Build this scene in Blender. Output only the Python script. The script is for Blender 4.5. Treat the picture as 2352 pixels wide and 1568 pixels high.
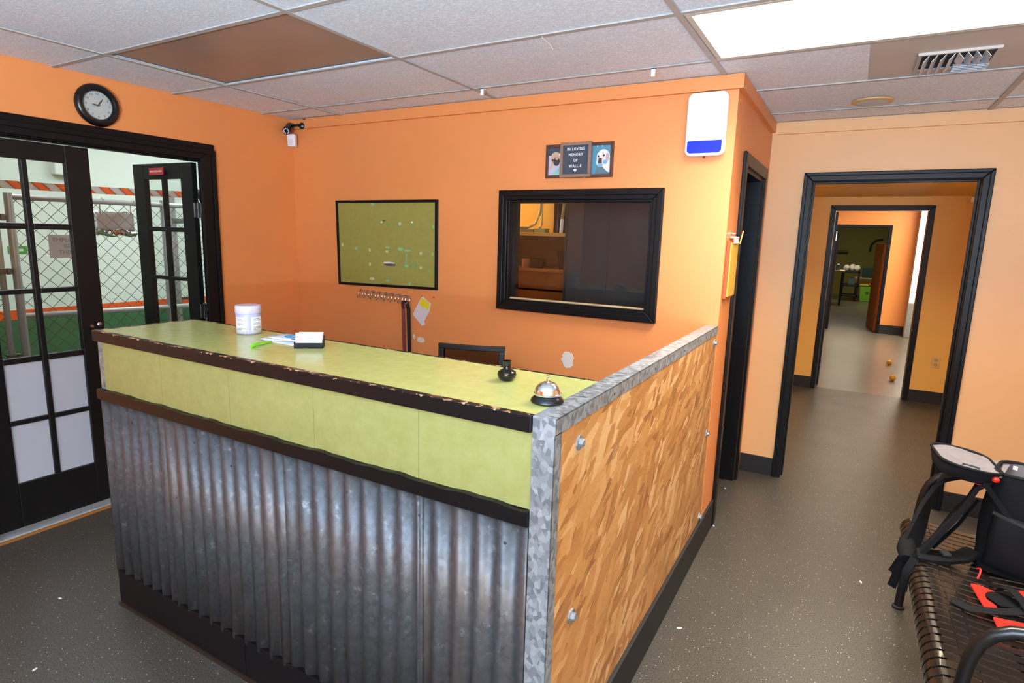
import bpy, math, random
from mathutils import Vector, Matrix
random.seed(7)
scn = bpy.context.scene
col = scn.collection
for o in list(bpy.data.objects):
    bpy.data.objects.remove(o)
R = math.radians

# ------------------------------------------------------------------ camera
CAMZ = 1.588
yaw, pitch, roll, FPX = -0.5171, -0.1756, 0.0283, 1353.9
Fw = Vector((math.sin(yaw)*math.cos(pitch), math.cos(yaw)*math.cos(pitch), math.sin(pitch)))
r0 = Vector((math.cos(yaw), -math.sin(yaw), 0)); u0 = r0.cross(Fw)
Rt = math.cos(roll)*r0 + math.sin(roll)*u0
Up = -math.sin(roll)*r0 + math.cos(roll)*u0
cd = bpy.data.cameras.new('camera'); cam = bpy.data.objects.new('camera', cd); col.objects.link(cam)
cd.sensor_width = 36; cd.lens = FPX/2352*36; cd.clip_start = 0.02
cam.matrix_world = Matrix(((Rt.x, Up.x, -Fw.x, 0), (Rt.y, Up.y, -Fw.y, 0), (Rt.z, Up.z, -Fw.z, CAMZ), (0, 0, 0, 1)))
scn.camera = cam

# ------------------------------------------------------------------ world, daylight, exposure
w = bpy.data.worlds.new('world'); scn.world = w; w.use_nodes = True
w.node_tree.nodes['Background'].inputs[0].default_value = (0.62, 0.76, 1.0, 1)
w.node_tree.nodes['Background'].inputs[1].default_value = 1.0
scn.view_settings.view_transform = 'Standard'
scn.view_settings.look = 'None'
scn.view_settings.exposure = 0.06
scn.view_settings.gamma = 1.0
scn.view_settings.use_curve_mapping = False
scn.cycles.max_bounces = 7; scn.cycles.diffuse_bounces = 4; scn.cycles.glossy_bounces = 3; scn.cycles.transparent_max_bounces = 10
# daylight through the glazed shop front behind the camera, plus an added fill
def area_light(name, energy, c, loc, rx, sx, sy):
    ld = bpy.data.lights.new(name, 'AREA'); ld.shape = 'RECTANGLE'; ld.size = sx; ld.size_y = sy
    ld.energy = energy; ld.color = c
    lo = bpy.data.objects.new(name, ld); col.objects.link(lo)
    lo.location = loc; lo.rotation_euler = (R(rx), 0, 0)
area_light('daylight_sky', 22, (0.70, 0.84, 1.0), (0.15, -2.13, 1.35), 90, 1.5, 1.3)
# added upward fill lamp that brightens the ceiling, no real source
area_light('added_ceiling_fill', 960, (0.43, 0.71, 1.0), (0.30, -1.96, 1.12), 177, 1.2, .40)
P_MAIN = 40.0     # downlight of the ceiling light in view, watts
E_MAIN = 5.0      # lens of the ceiling light in view
E_REAR = 2.5      # lens of the ceiling light behind the camera
E_KENNEL = 16.0
E_OFFICE = 14.0
E_HALL2, E_HALL3, E_HALL4 = 38.0, 80.0, 26.0

# ------------------------------------------------------------------ measured planes
XL, YB, XS, YF, HC = -3.5575, 3.0167, -0.5448, 4.2988, 2.3533
YC, YT, XCL, XP, ZT = 1.1688, 1.5803, -2.5542, -0.5585, 1.1815
XR, YFR = 1.25, -2.2

# ------------------------------------------------------------------ materials
def srgb(r, g, b):
    f = lambda c: (c/255/12.92) if c/255 <= .04045 else ((c/255+.055)/1.055)**2.4
    return (f(r), f(g), f(b), 1)
MATS = {}
def nd(nt, t, **kw):
    n = nt.nodes.new(t)
    for k, v in kw.items():
        setattr(n, k, v)
    return n
def mat(name, c, rough=.5, metal=0, bump=0, bscale=200, var=0, vscale=6, spec=.5, emit=None, estr=0, coat=0, c2=None, thr=None):
    """Principled with optional noise colour variation and fine bump."""
    m = bpy.data.materials.new(name); m.use_nodes = True; MATS[name] = m
    nt = m.node_tree; p = nt.nodes['Principled BSDF']
    p.inputs['Base Color'].default_value = c; p.inputs['Roughness'].default_value = rough
    p.inputs['Metallic'].default_value = metal; p.inputs['Specular IOR Level'].default_value = spec
    p.inputs['Coat Weight'].default_value = coat
    tc = nd(nt, 'ShaderNodeTexCoord')
    if var:
        n = nd(nt, 'ShaderNodeTexNoise'); n.inputs['Scale'].default_value = vscale; n.inputs['Detail'].default_value = 5
        nt.links.new(tc.outputs['Object'], n.inputs['Vector'])
        r = nd(nt, 'ShaderNodeValToRGB')
        a = tuple(max(0, x*(1-var)) for x in c[:3])+(1,); b = tuple(min(1, x*(1+var)) for x in c[:3])+(1,)
        if c2: a, b = c, c2
        lo_, hi_ = thr or (.3, .7)
        r.color_ramp.elements[0].position = lo_; r.color_ramp.elements[0].color = a
        r.color_ramp.elements[1].position = hi_; r.color_ramp.elements[1].color = b
        nt.links.new(n.outputs['Fac'], r.inputs['Fac']); nt.links.new(r.outputs['Color'], p.inputs['Base Color'])
    if bump:
        n = nd(nt, 'ShaderNodeTexNoise'); n.inputs['Scale'].default_value = bscale; n.inputs['Detail'].default_value = 3
        nt.links.new(tc.outputs['Object'], n.inputs['Vector'])
        bn = nd(nt, 'ShaderNodeBump'); bn.inputs['Strength'].default_value = bump; bn.inputs['Distance'].default_value = .002
        nt.links.new(n.outputs['Fac'], bn.inputs['Height']); nt.links.new(bn.outputs['Normal'], p.inputs['Normal'])
    if emit:
        p.inputs['Emission Color'].default_value = emit; p.inputs['Emission Strength'].default_value = estr
    return m
def ramp(nt, fac, stops):
    r = nd(nt, 'ShaderNodeValToRGB')
    while len(r.color_ramp.elements) < len(stops):
        r.color_ramp.elements.new(.5)
    for e, (p, c) in zip(r.color_ramp.elements, stops):
        e.position = p; e.color = c
    nt.links.new(fac, r.inputs['Fac'])
    return r.outputs['Color']
def mixc(nt, fac, a, b, mode='MIX'):
    n = nd(nt, 'ShaderNodeMix', data_type='RGBA', blend_type=mode)
    if isinstance(fac, float):
        n.inputs[0].default_value = fac
    else:
        nt.links.new(fac, n.inputs[0])
    for i, v in ((6, a), (7, b)):
        if isinstance(v, tuple):
            n.inputs[i].default_value = v
        else:
            nt.links.new(v, n.inputs[i])
    return n.outputs[2]
def coords(nt, scale=(1, 1, 1), rot=(0, 0, 0), world=True):
    if world:
        g = nd(nt, 'ShaderNodeNewGeometry').outputs['Position']
    else:
        g = nd(nt, 'ShaderNodeTexCoord').outputs['Object']
    mp = nd(nt, 'ShaderNodeMapping'); mp.inputs['Scale'].default_value = scale; mp.inputs['Rotation'].default_value = rot
    nt.links.new(g, mp.inputs['Vector'])
    return mp.outputs['Vector']
def noise(nt, vec, scale, detail=3, rough=.5):
    n = nd(nt, 'ShaderNodeTexNoise'); n.inputs['Scale'].default_value = scale
    n.inputs['Detail'].default_value = detail; n.inputs['Roughness'].default_value = rough
    nt.links.new(vec, n.inputs['Vector'])
    return n.outputs['Fac']
def voro(nt, vec, scale, feature='F1', rnd=1.0):
    n = nd(nt, 'ShaderNodeTexVoronoi', feature=feature); n.inputs['Scale'].default_value = scale
    n.inputs['Randomness'].default_value = rnd
    nt.links.new(vec, n.inputs['Vector'])
    return n
def base(name, rough, metal=0, spec=.5):
    m = bpy.data.materials.new(name); m.use_nodes = True; MATS[name] = m
    p = m.node_tree.nodes['Principled BSDF']
    p.inputs['Roughness'].default_value = rough; p.inputs['Metallic'].default_value = metal
    p.inputs['Specular IOR Level'].default_value = spec
    return m, m.node_tree, p
def bumpto(nt, p, h, strength, dist=.002):
    b = nd(nt, 'ShaderNodeBump'); b.inputs['Strength'].default_value = strength; b.inputs['Distance'].default_value = dist
    nt.links.new(h, b.inputs['Height']); nt.links.new(b.outputs['Normal'], p.inputs['Normal'])
def sepr(nt, col_out):
    s = nd(nt, 'ShaderNodeSeparateColor'); nt.links.new(col_out, s.inputs[0]); return s.outputs

M_WALL = mat('orange_paint', srgb(227, 142, 82), .42, bump=.10, bscale=260, var=.05, vscale=1.3)
M_WALLF = mat('apricot_paint', srgb(231, 176, 120), .45, bump=.10, bscale=260, var=.04, vscale=1.3)
M_HALL = mat('ochre_paint', srgb(232, 180, 88), .5, bump=.08, bscale=260)
M_BLACK = mat('black_gloss_paint', srgb(16, 15, 17), .36, bump=.10, bscale=60, spec=.22)
M_BLACKM = mat('black_matte', srgb(22, 21, 22), .55)
M_BLACKP = mat('black_plastic', srgb(16, 16, 18), .25)
M_WHITE = mat('white_plastic', srgb(236, 234, 230), .35)
M_CREAM = mat('cream_metal', srgb(206, 196, 176), .5)
M_TBAR = mat('grid_bar_paint', srgb(178, 171, 164), .5, var=.06, vscale=9)
M_PAPER = mat('white_paper', srgb(222, 222, 224), .7)
M_STEEL = mat('bright_steel', srgb(200, 202, 205), .2, metal=1)
M_CHROME = mat('chrome', srgb(225, 225, 225), .06, metal=1)
M_BRASS = mat('brass', srgb(190, 150, 70), .25, metal=1)
M_PUTTY = mat('spackle', srgb(222, 212, 204), .8, bump=.2, bscale=80)
M_RED = mat('red_plastic', srgb(225, 40, 28), .45, bump=.08, bscale=120)
M_GREENDADO = mat('green_dado', srgb(64, 106, 72), .5, var=.08, vscale=3)
M_ORSTRIPE = mat('orange_stripe', srgb(235, 92, 28), .5)
M_KWHITE = mat('kennel_white', srgb(226, 234, 226), .6)
M_LEAF = mat('black_door_paint', srgb(18, 17, 18), .40, bump=.10, bscale=50, spec=.28)
M_FABRIC = mat('black_nylon', srgb(14, 14, 16), .8, bump=.5, bscale=900, spec=.2)
M_WEB = mat('black_webbing', srgb(20, 20, 22), .75, bump=.5, bscale=700, spec=.2)
M_GREYF = mat('grey_lining', srgb(116, 110, 112), .8, bump=.4, bscale=40, var=.10, vscale=20)
M_WOOD = mat('wood_laminate', srgb(160, 96, 46), .45, var=.18, vscale=5)
M_WOODL = mat('wood_light_edge', srgb(215, 165, 90), .45, var=.08, vscale=5)

# speckled vinyl floor
m, nt, p = base('speckled_vinyl', .34, spec=.5); M_FLOOR = m
v = coords(nt)
n1 = noise(nt, v, 3, 4); c1 = ramp(nt, n1, [(.3, srgb(48, 45, 42)), (.7, srgb(60, 56, 51))])
n2 = noise(nt, v, 190, 4, .7); c2 = ramp(nt, n2, [(.36, srgb(22, 21, 21)), (.66, srgb(112, 104, 92))])
c12 = mixc(nt, .62, c1, c2)
vv = voro(nt, v, 75); sc = sepr(nt, vv.outputs['Color'])
th = nd(nt, 'ShaderNodeMath', operation='LESS_THAN'); nt.links.new(vv.outputs['Distance'], th.inputs[0]); th.inputs[1].default_value = .16
t2 = nd(nt, 'ShaderNodeMath', operation='GREATER_THAN'); nt.links.new(sc[0], t2.inputs[0]); t2.inputs[1].default_value = .70
t3 = nd(nt, 'ShaderNodeMath', operation='MULTIPLY'); nt.links.new(th.outputs[0], t3.inputs[0]); nt.links.new(t2.outputs[0], t3.inputs[1])
nt.links.new(mixc(nt, t3.outputs[0], c12, srgb(172, 168, 160)), p.inputs['Base Color'])
bumpto(nt, p, n2, .08)
rr = nd(nt, 'ShaderNodeMapRange'); rr.inputs['To Min'].default_value = .28; rr.inputs['To Max'].default_value = .45
nt.links.new(n1, rr.inputs['Value']); nt.links.new(rr.outputs[0], p.inputs['Roughness']); p.inputs['Specular IOR Level'].default_value = .28

# sealed concrete of the corridor
m, nt, p = base('sealed_concrete', .30); M_CONC = m
v = coords(nt, (1, .35, 1))
n1 = noise(nt, v, 1.6, 6, .6); n2 = noise(nt, coords(nt), 60, 3)
ca = ramp(nt, n1, [(.3, srgb(78, 70, 58)), (.7, srgb(106, 97, 83))])
nt.links.new(mixc(nt, .2, ca, ramp(nt, n2, [(.3, srgb(66, 59, 49)), (.7, srgb(120, 111, 96))])), p.inputs['Base Color'])

# fissured ceiling tile
m, nt, p = base('ceiling_tile', .6); M_TILE = m
v = coords(nt)
nb = noise(nt, v, 105, 3, .7); nl = noise(nt, v, 2.2, 4)
ca = ramp(nt, nl, [(.3, srgb(228, 231, 238)), (.7, srgb(238, 241, 248))])
cb = ramp(nt, nb, [(.44, srgb(216, 216, 220)), (.64, srgb(255, 255, 255))])
cc = mixc(nt, .6, ca, cb)
ns = noise(nt, v, 5.5, 6, .75)
nt.links.new(mixc(nt, ramp(nt, ns, [(.64, (0, 0, 0, 1)), (.72, (.35, .35, .35, 1))]), cc, srgb(150, 132, 118)), p.inputs['Base Color'])
bumpto(nt, p, nb, .55, .003)
M_TILES = mat('smooth_tile', srgb(196, 184, 172), .5, var=.05, vscale=4, bump=.1, bscale=120)
M_BROWN = mat('brown_panel', srgb(150, 128, 114), .32, var=.07, vscale=3, bump=.08, bscale=40)

# chartreuse laminate
m, nt, p = base('chartreuse_laminate', .25); M_LAM = m
v = coords(nt)
n1 = noise(nt, v, 26, 5, .6)
nt.links.new(ramp(nt, n1, [(.3, srgb(182, 181, 104)), (.7, srgb(194, 193, 120))]), p.inputs['Base Color'])
p.inputs['Roughness'].default_value = .22
m, nt, p = base('chartreuse_laminate_shaded', .4); M_LAM_SHADED = m  # same laminate as the top, with the front's shade put into its colour
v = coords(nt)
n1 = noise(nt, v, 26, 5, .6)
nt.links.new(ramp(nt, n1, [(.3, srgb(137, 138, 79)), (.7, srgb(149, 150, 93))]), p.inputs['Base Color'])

# worn black edging: wood shows through where the paint chipped along the top arris
m, nt, p = base('chipped_black_edge', .36, 0, .25); M_EDGE = m
v = coords(nt)
g = nd(nt, 'ShaderNodeNewGeometry'); sx = nd(nt, 'ShaderNodeSeparateXYZ'); nt.links.new(g.outputs['Position'], sx.inputs[0])
mr = nd(nt, 'ShaderNodeMapRange'); mr.inputs['From Min'].default_value = ZT-.009; mr.inputs['From Max'].default_value = ZT+.001
mr.inputs['To Min'].default_value = 0; mr.inputs['To Max'].default_value = .21
nt.links.new(sx.outputs['Z'], mr.inputs['Value'])
nz = noise(nt, coords(nt, (1, 1, 2.2)), 42, 5, .65)
nbig = noise(nt, v, 2.6, 2)
ad = nd(nt, 'ShaderNodeMath', operation='ADD'); nt.links.new(mr.outputs[0], ad.inputs[0]); nt.links.new(nz, ad.inputs[1])
a2 = nd(nt, 'ShaderNodeMath', operation='MULTIPLY_ADD'); nt.links.new(nbig, a2.inputs[0]); a2.inputs[1].default_value = .30; nt.links.new(ad.outputs[0], a2.inputs[2])
msk = ramp(nt, a2.outputs[0], [(.905, (0, 0, 0, 1)), (.925, (1, 1, 1, 1))])
tan = ramp(nt, noise(nt, v, 90, 2), [(.35, srgb(120, 78, 52)), (.65, srgb(214, 168, 128))])
nt.links.new(mixc(nt, msk, srgb(17, 15, 16), tan), p.inputs['Base Color'])
bumpto(nt, p, nz, .15)

# galvanised steel with spangle
def galv(name, a, b, rust=0.0, metal=.5, fleck=.8, ra=(.3, .55)):
    m, nt, p = base(name, .42, metal)
    v = coords(nt)
    vo = voro(nt, coords(nt, (1, 1, .75)), 85); s = sepr(nt, vo.outputs['Color'])
    c = ramp(nt, s[0], [(.1, a), (.9, b)])
    nz = noise(nt, v, 30, 5, .7)
    c = mixc(nt, ramp(nt, nz, [(.60, (0, 0, 0, 1)), (.72, (fleck, fleck, fleck, 1))]), c, srgb(190, 194, 198))
    if rust:
        nr = noise(nt, coords(nt, (3, 3, .35)), 3.0, 5, .6)
        c = mixc(nt, ramp(nt, nr, [(.50, (0, 0, 0, 1)), (.75, (rust, rust, rust, 1))]), c, srgb(96, 74, 60))
    nt.links.new(c, p.inputs['Base Color'])
    mr = nd(nt, 'ShaderNodeMapRange'); mr.inputs['To Min'].default_value = ra[0]; mr.inputs['To Max'].default_value = ra[1]
    nt.links.new(s[1], mr.inputs['Value']); nt.links.new(mr.outputs[0], p.inputs['Roughness'])
    bumpto(nt, p, nz, .15)
    return m
M_GALV = galv('galvanised_angle', srgb(120, 126, 130), srgb(168, 174, 178))
M_CORR = galv('galvanised_corrugated', srgb(66, 67, 69), srgb(79, 80, 83), .45, .35, .25, (.36, .46))

# oriented strand board: overlapping flat strands mostly lying one way
m, nt, p = base('strand_board', .5); M_OSB = m
def strands(rot, sc, seed):
    mp = coords(nt, (1, 1, 1), (rot, 0, 0))
    # bend the strands a little
    nn = nd(nt, 'ShaderNodeTexNoise'); nn.inputs['Scale'].default_value = 9; nt.links.new(mp, nn.inputs['Vector'])
    va = nd(nt, 'ShaderNodeVectorMath', operation='MULTIPLY_ADD'); nt.links.new(nn.outputs['Color'], va.inputs[0])
    va.inputs[1].default_value = (.03, .03, .03); nt.links.new(mp, va.inputs[2])
    n5 = nd(nt, 'ShaderNodeTexNoise'); n5.inputs['Scale'].default_value = 55; nt.links.new(mp, n5.inputs['Vector'])
    vb = nd(nt, 'ShaderNodeVectorMath', operation='MULTIPLY_ADD'); nt.links.new(n5.outputs['Color'], vb.inputs[0])
    vb.inputs[1].default_value = (.014, .014, .014); nt.links.new(va.outputs[0], vb.inputs[2]); va = vb
    m2 = nd(nt, 'ShaderNodeMapping'); m2.inputs['Scale'].default_value = (1, sc[0], sc[1]); m2.inputs['Location'].default_value = (seed, seed*1.7, seed*.3)
    nt.links.new(va.outputs[0], m2.inputs['Vector'])
    vo = voro(nt, m2.outputs[0], 1.0)
    return sepr(nt, vo.outputs['Color']), vo
pal = [(0, srgb(128, 78, 36)), (.2, srgb(166, 110, 56)), (.5, srgb(184, 130, 72)), (.8, srgb(198, 146, 86)), (1, srgb(222, 184, 132))]
s1, v1 = strands(R(-34), (6.5, 27), 3.1)
s2, v2 = strands(R(-60), (7, 30), 8.4)
s3, v3 = strands(R(-14), (11, 40), 15.2)
ca = ramp(nt, s1[0], pal); cb = ramp(nt, s2[0], pal); cc = ramp(nt, s3[1], pal)
f12 = ramp(nt, s2[1], [(.5, (0, 0, 0, 1)), (.52, (1, 1, 1, 1))])
f3 = ramp(nt, s3[0], [(.72, (0, 0, 0, 1)), (.74, (1, 1, 1, 1))])
c = mixc(nt, f3, mixc(nt, f12, ca, cb), cc)
dk = ramp(nt, s3[2], [(.93, (0, 0, 0, 1)), (.95, (.6, .6, .6, 1))])
c = mixc(nt, dk, c, srgb(104, 58, 26))
gr = noise(nt, coords(nt, (1, 14, 90), (R(-38), 0, 0)), 3, 3)
c = mixc(nt, .22, c, ramp(nt, gr, [(.3, srgb(140, 88, 42)), (.7, srgb(204, 156, 98))]))
# large tone drift
c = mixc(nt, .15, c, ramp(nt, noise(nt, coords(nt), 2.2, 3), [(.3, srgb(164, 102, 48)), (.7, srgb(200, 150, 92))]))
nt.links.new(c, p.inputs['Base Color'])
bumpto(nt, p, s1[1], .12, .001)

def glass(name, tint=(1, 1, 1, 1), rough=0.0, ior=1.5):
    m = bpy.data.materials.new(name); m.use_nodes = True; nt = m.node_tree
    nt.nodes.remove(nt.nodes['Principled BSDF'])
    tr = nd(nt, 'ShaderNodeBsdfTransparent'); tr.inputs[0].default_value = tint
    gl = nd(nt, 'ShaderNodeBsdfGlossy'); gl.inputs['Roughness'].default_value = rough
    lw = nd(nt, 'ShaderNodeLayerWeight'); lw.inputs['Blend'].default_value = .5
    pw = nd(nt, 'ShaderNodeMath', operation='POWER'); nt.links.new(lw.outputs['Facing'], pw.inputs[0]); pw.inputs[1].default_value = 5
    r0_ = ((ior-1)/(ior+1))**2
    ma = nd(nt, 'ShaderNodeMath', operation='MULTIPLY_ADD'); nt.links.new(pw.outputs[0], ma.inputs[0]); ma.inputs[1].default_value = 1-r0_; ma.inputs[2].default_value = r0_
    mx = nd(nt, 'ShaderNodeMixShader')
    nt.links.new(ma.outputs[0], mx.inputs[0]); nt.links.new(tr.outputs[0], mx.inputs[1]); nt.links.new(gl.outputs[0], mx.inputs[2])
    nt.links.new(mx.outputs[0], nt.nodes['Material Output'].inputs['Surface'])
    return m
M_GLASS = glass('window_glass', (.93, .96, .95, 1), 0.0, 1.38)
M_DOORGLASS = glass('door_glass', (.93, .95, .94, 1), 0.0, 1.45)
M_FROST = mat('frosted_pane', srgb(174, 178, 190), .5, bump=.1, bscale=200)
def lens(name, strength, c=(1, .97, .92, 1)):
    return mat(name, srgb(240, 240, 236), .5, emit=c, estr=strength)

# ------------------------------------------------------------------ mesh builder
class MB:
    def __init__(s):
        s.v = []; s.f = []; s.m = []
    def add(s, vs, fs, mi=0):
        b = len(s.v); s.v += [tuple(x) for x in vs]
        for f in fs:
            s.f.append([i+b for i in f]); s.m.append(mi)
        return s
    def box(s, x0, x1, y0, y1, z0, z1, mi=0, M=None):
        x0, x1 = min(x0, x1), max(x0, x1); y0, y1 = min(y0, y1), max(y0, y1); z0, z1 = min(z0, z1), max(z0, z1)
        vs = [(x, y, z) for z in (z0, z1) for (x, y) in ((x0, y0), (x1, y0), (x1, y1), (x0, y1))]
        if M is not None:
            vs = [M @ Vector(q) for q in vs]
        return s.add(vs, [(3, 2, 1, 0), (4, 5, 6, 7), (0, 1, 5, 4), (1, 2, 6, 5), (2, 3, 7, 6), (3, 0, 4, 7)], mi)
    def tube(s, path, r, n=8, mi=0, closed=False):
        P = [Vector(q) for q in path]; L = len(P); rings = []
        rs = r if isinstance(r, (list, tuple)) else [r]*L
        prev = None
        for i in range(L):
            a = P[(i-1) % L] if (i > 0 or closed) else P[i]
            b = P[(i+1) % L] if (i < L-1 or closed) else P[i]
            t = (b-a).normalized()
            if prev is None:
                ref = Vector((0, 0, 1)) if abs(t.z) < .9 else Vector((1, 0, 0))
                u = t.cross(ref).normalized()
            else:
                u = (prev-t*prev.dot(t)).normalized()
            prev = u; w_ = t.cross(u)
            rings.append([P[i]+rs[i]*(math.cos(2*math.pi*k/n)*u+math.sin(2*math.pi*k/n)*w_) for k in range(n)])
        vs = [q for rg in rings for q in rg]; fs = []
        for i in range(L if closed else L-1):
            j = (i+1) % L
            for k in range(n):
                k2 = (k+1) % n
                fs.append((i*n+k, i*n+k2, j*n+k2, j*n+k))
        if not closed:
            fs.append(tuple(range(n))[::-1]); fs.append(tuple((L-1)*n+k for k in range(n)))
        return s.add(vs, fs, mi)
    def lathe(s, prof, c, n=32, axis='z', mi=0, caps=True):
        vs = []; fs = []
        for (r, h) in prof:
            for k in range(n):
                a = 2*math.pi*k/n; p_, q = r*math.cos(a), r*math.sin(a)
                if axis == 'z': vs.append((c[0]+p_, c[1]+q, c[2]+h))
                elif axis == 'x': vs.append((c[0]+h, c[1]+p_, c[2]+q))
                elif axis == '-y': vs.append((c[0]+p_, c[1]-h, c[2]+q))
        L = len(prof)
        for i in range(L-1):
            for k in range(n):
                k2 = (k+1) % n
                fs.append((i*n+k, i*n+k2, (i+1)*n+k2, (i+1)*n+k))
        if caps:
            fs.append(tuple(range(n))[::-1]); fs.append(tuple((L-1)*n+k for k in range(n)))
        return s.add(vs, fs, mi)
    def prism(s, poly, fn, d0, d1, mi=0):
        """poly: 2-D outline, fn(a,b,d) -> world point, extruded from depth d0 to d1"""
        n = len(poly)
        vs = [fn(a, b, d0) for a, b in poly]+[fn(a, b, d1) for a, b in poly]
        fs = [tuple(range(n))[::-1], tuple(range(n, 2*n))]+[(i, (i+1) % n, n+(i+1) % n, n+i) for i in range(n)]
        return s.add(vs, fs, mi)
    def ribbon(s, path, wdir, width, thick, mi=0):
        P = [Vector(q) for q in path]; L = len(P); vs = []; fs = []
        wl = wdir if isinstance(wdir, list) else [wdir]*L
        for i in range(L):
            t = (P[min(i+1, L-1)]-P[max(i-1, 0)]).normalized()
            w_ = Vector(wl[i]); w_ = (w_-t*w_.dot(t)).normalized(); nn = t.cross(w_)
            for a, b in ((-1, -1), (1, -1), (1, 1), (-1, 1)):
                vs.append(P[i]+w_*a*width/2+nn*b*thick/2)
        for i in range(L-1):
            for k in range(4):
                k2 = (k+1) % 4
                fs.append((i*4+k, i*4+k2, i*4+4+k2, i*4+4+k))
        fs.append((3, 2, 1, 0)); fs.append(tuple((L-1)*4+k for k in range(4)))
        return s.add(vs, fs, mi)
    def grid(s, nu, nv, fn, mi=0):
        vs = [fn(i/nu, j/nv) for j in range(nv+1) for i in range(nu+1)]
        fs = [(j*(nu+1)+i, j*(nu+1)+i+1, (j+1)*(nu+1)+i+1, (j+1)*(nu+1)+i) for j in range(nv) for i in range(nu)]
        return s.add(vs, fs, mi)
    def build(s, name, mats, parent=None, smooth=False, bevel=0, kind=None, label=None, cat=None, group=None, seg=2, solid=0, subsurf=0):
        if not isinstance(mats, (list, tuple)): mats = [mats]
        xs, ys, zs = zip(*s.v)
        o0 = Vector(((min(xs)+max(xs))/2, (min(ys)+max(ys))/2, min(zs)))
        me = bpy.data.meshes.new(name)
        me.from_pydata([Vector(q)-o0 for q in s.v], [], s.f)
        for mm in mats: me.materials.append(mm)
        for pl, mi in zip(me.polygons, s.m):
            pl.material_index = mi
            pl.use_smooth = smooth
        me.update()
        if smooth: me.set_sharp_from_angle(angle=R(38))
        o = bpy.data.objects.new(name, me); col.objects.link(o)
        if solid:
            md = o.modifiers.new('solid', 'SOLIDIFY'); md.thickness = solid; md.offset = 0
        if subsurf:
            md = o.modifiers.new('sub', 'SUBSURF'); md.levels = subsurf; md.render_levels = subsurf
        if bevel:
            md = o.modifiers.new('bevel', 'BEVEL'); md.width = bevel; md.segments = seg; md.limit_method = 'ANGLE'; md.angle_limit = R(40)
        place(o, o0, parent)
        tag(o, label, cat, group, kind)
        return o
WLOC = {}
def place(o, wl, parent):
    WLOC[o.name] = Vector(wl)
    if parent is not None:
        o.parent = parent; o.location = Vector(wl)-WLOC[parent.name]
    else:
        o.location = wl
def tag(o, label=None, cat=None, group=None, kind=None):
    if label: o['label'] = label
    if cat: o['category'] = cat
    if group: o['group'] = group
    if kind: o['kind'] = kind
    return o
def thing(name, label, cat, loc, group=None, kind=None):
    o = bpy.data.objects.new(name, None); col.objects.link(o); o.empty_display_size = .05
    place(o, Vector(loc), None)
    return tag(o, label, cat, group, kind)
def share(o, name, wl, parent, rotz=0):
    c = bpy.data.objects.new(name, o.data); col.objects.link(c); place(c, wl, parent)
    c.rotation_euler.z = rotz
    for md in o.modifiers:
        q = c.modifiers.new(md.name, md.type)
        if md.type == 'BEVEL':
            q.width = md.width; q.segments = md.segments; q.limit_method = 'ANGLE'; q.angle_limit = md.angle_limit
    return c
def box(name, m, b, parent=None, bevel=0, **kw):
    return MB().box(*b).build(name, m, parent, bevel=bevel, **kw)
def text(name, s, size, m, loc, rot, parent, extrude=.0004, align='CENTER', offset=0.0, sx=1.0, sp=1.0):
    cu = bpy.data.curves.new(name, 'FONT'); cu.body = s; cu.size = size; cu.align_x = align; cu.align_y = 'CENTER'
    cu.space_character = sp; cu.extrude = extrude; cu.offset = offset; cu.resolution_u = 3
    t = bpy.data.objects.new('tmp', cu); col.objects.link(t)
    dg = bpy.context.evaluated_depsgraph_get()
    me = bpy.data.meshes.new_from_object(t.evaluated_get(dg))
    bpy.data.objects.remove(t); bpy.data.curves.remove(cu)
    me.materials.clear(); me.materials.append(m); me.name = name
    o = bpy.data.objects.new(name, me); col.objects.link(o)
    o.rotation_euler = rot; o.scale = (sx, 1, 1); place(o, Vector(loc), parent)
    return o
ROT_B = (R(90), 0, 0)            # reads upright on a wall that faces the camera side (-y)
ROT_L = (R(90), 0, R(90))        # reads upright on the left wall (faces +x)
def arc(cx, cz, r, a0, a1, n):
    return [(cx+r*math.cos(R(a0+(a1-a0)*i/n)), cz+r*math.sin(R(a0+(a1-a0)*i/n))) for i in range(n+1)]
def rrect(w_, h_, r, n=5):
    out = []
    for (cx, cy, a) in ((w_/2-r, h_/2-r, 0), (-w_/2+r, h_/2-r, 90), (-w_/2+r, -h_/2+r, 180), (w_/2-r, -h_/2+r, 270)):
        out += arc(cx, cy, r, a, a+90, n)
    return out
S = 'structure'

# ================================================================== THE SETTING
MB().box(XL-.12, XR, YFR, YF+.07, -.06, 0).box(-1.6, 1.9, YF+.07, 7.42, -.06, 0).build('floor', M_FLOOR, kind=S)
box('floor', M_CONC, (-2.6, 2.4, 7.42, 23.0, -.06, -.001), kind=S)
box('floor', mat('kennel_floor', srgb(84, 120, 90), .4), (-7.0, XL-.12, -1.2, 5.0, -.06, -.002), kind=S)
# ---- left wall with the french-door opening
LT = .12
DY0, DY1, DZ = 1.11, 2.285, 1.998
DYJ = 2.370            # hinge jamb, set back behind the casing
w_ = MB()
w_.box(XL-LT, XL, YFR-.12, DY0-.02, 0, HC+.1); w_.box(XL-LT, XL, DYJ+.018, YB+.12, 0, HC+.1); w_.box(XL-LT, XL, DY0-.02, DYJ+.018, DZ+.02, HC+.1)
w_.build('wall_left', M_WALL, kind=S)
# ---- back wall with the office window opening
WX0, WX1, WZ0, WZ1 = -1.762, -.912, 1.220, 1.795
w_ = MB()
w_.box(XL, WX0, YB, YB+.12, 0, HC+.1); w_.box(WX1, XS, YB, YB+.12, 0, HC+.1)
w_.box(WX0, WX1, YB, YB+.12, 0, WZ0); w_.box(WX0, WX1, YB, YB+.12, WZ1, HC+.1)
wall_back = w_.build('wall_back', M_WALL, kind=S)
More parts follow.
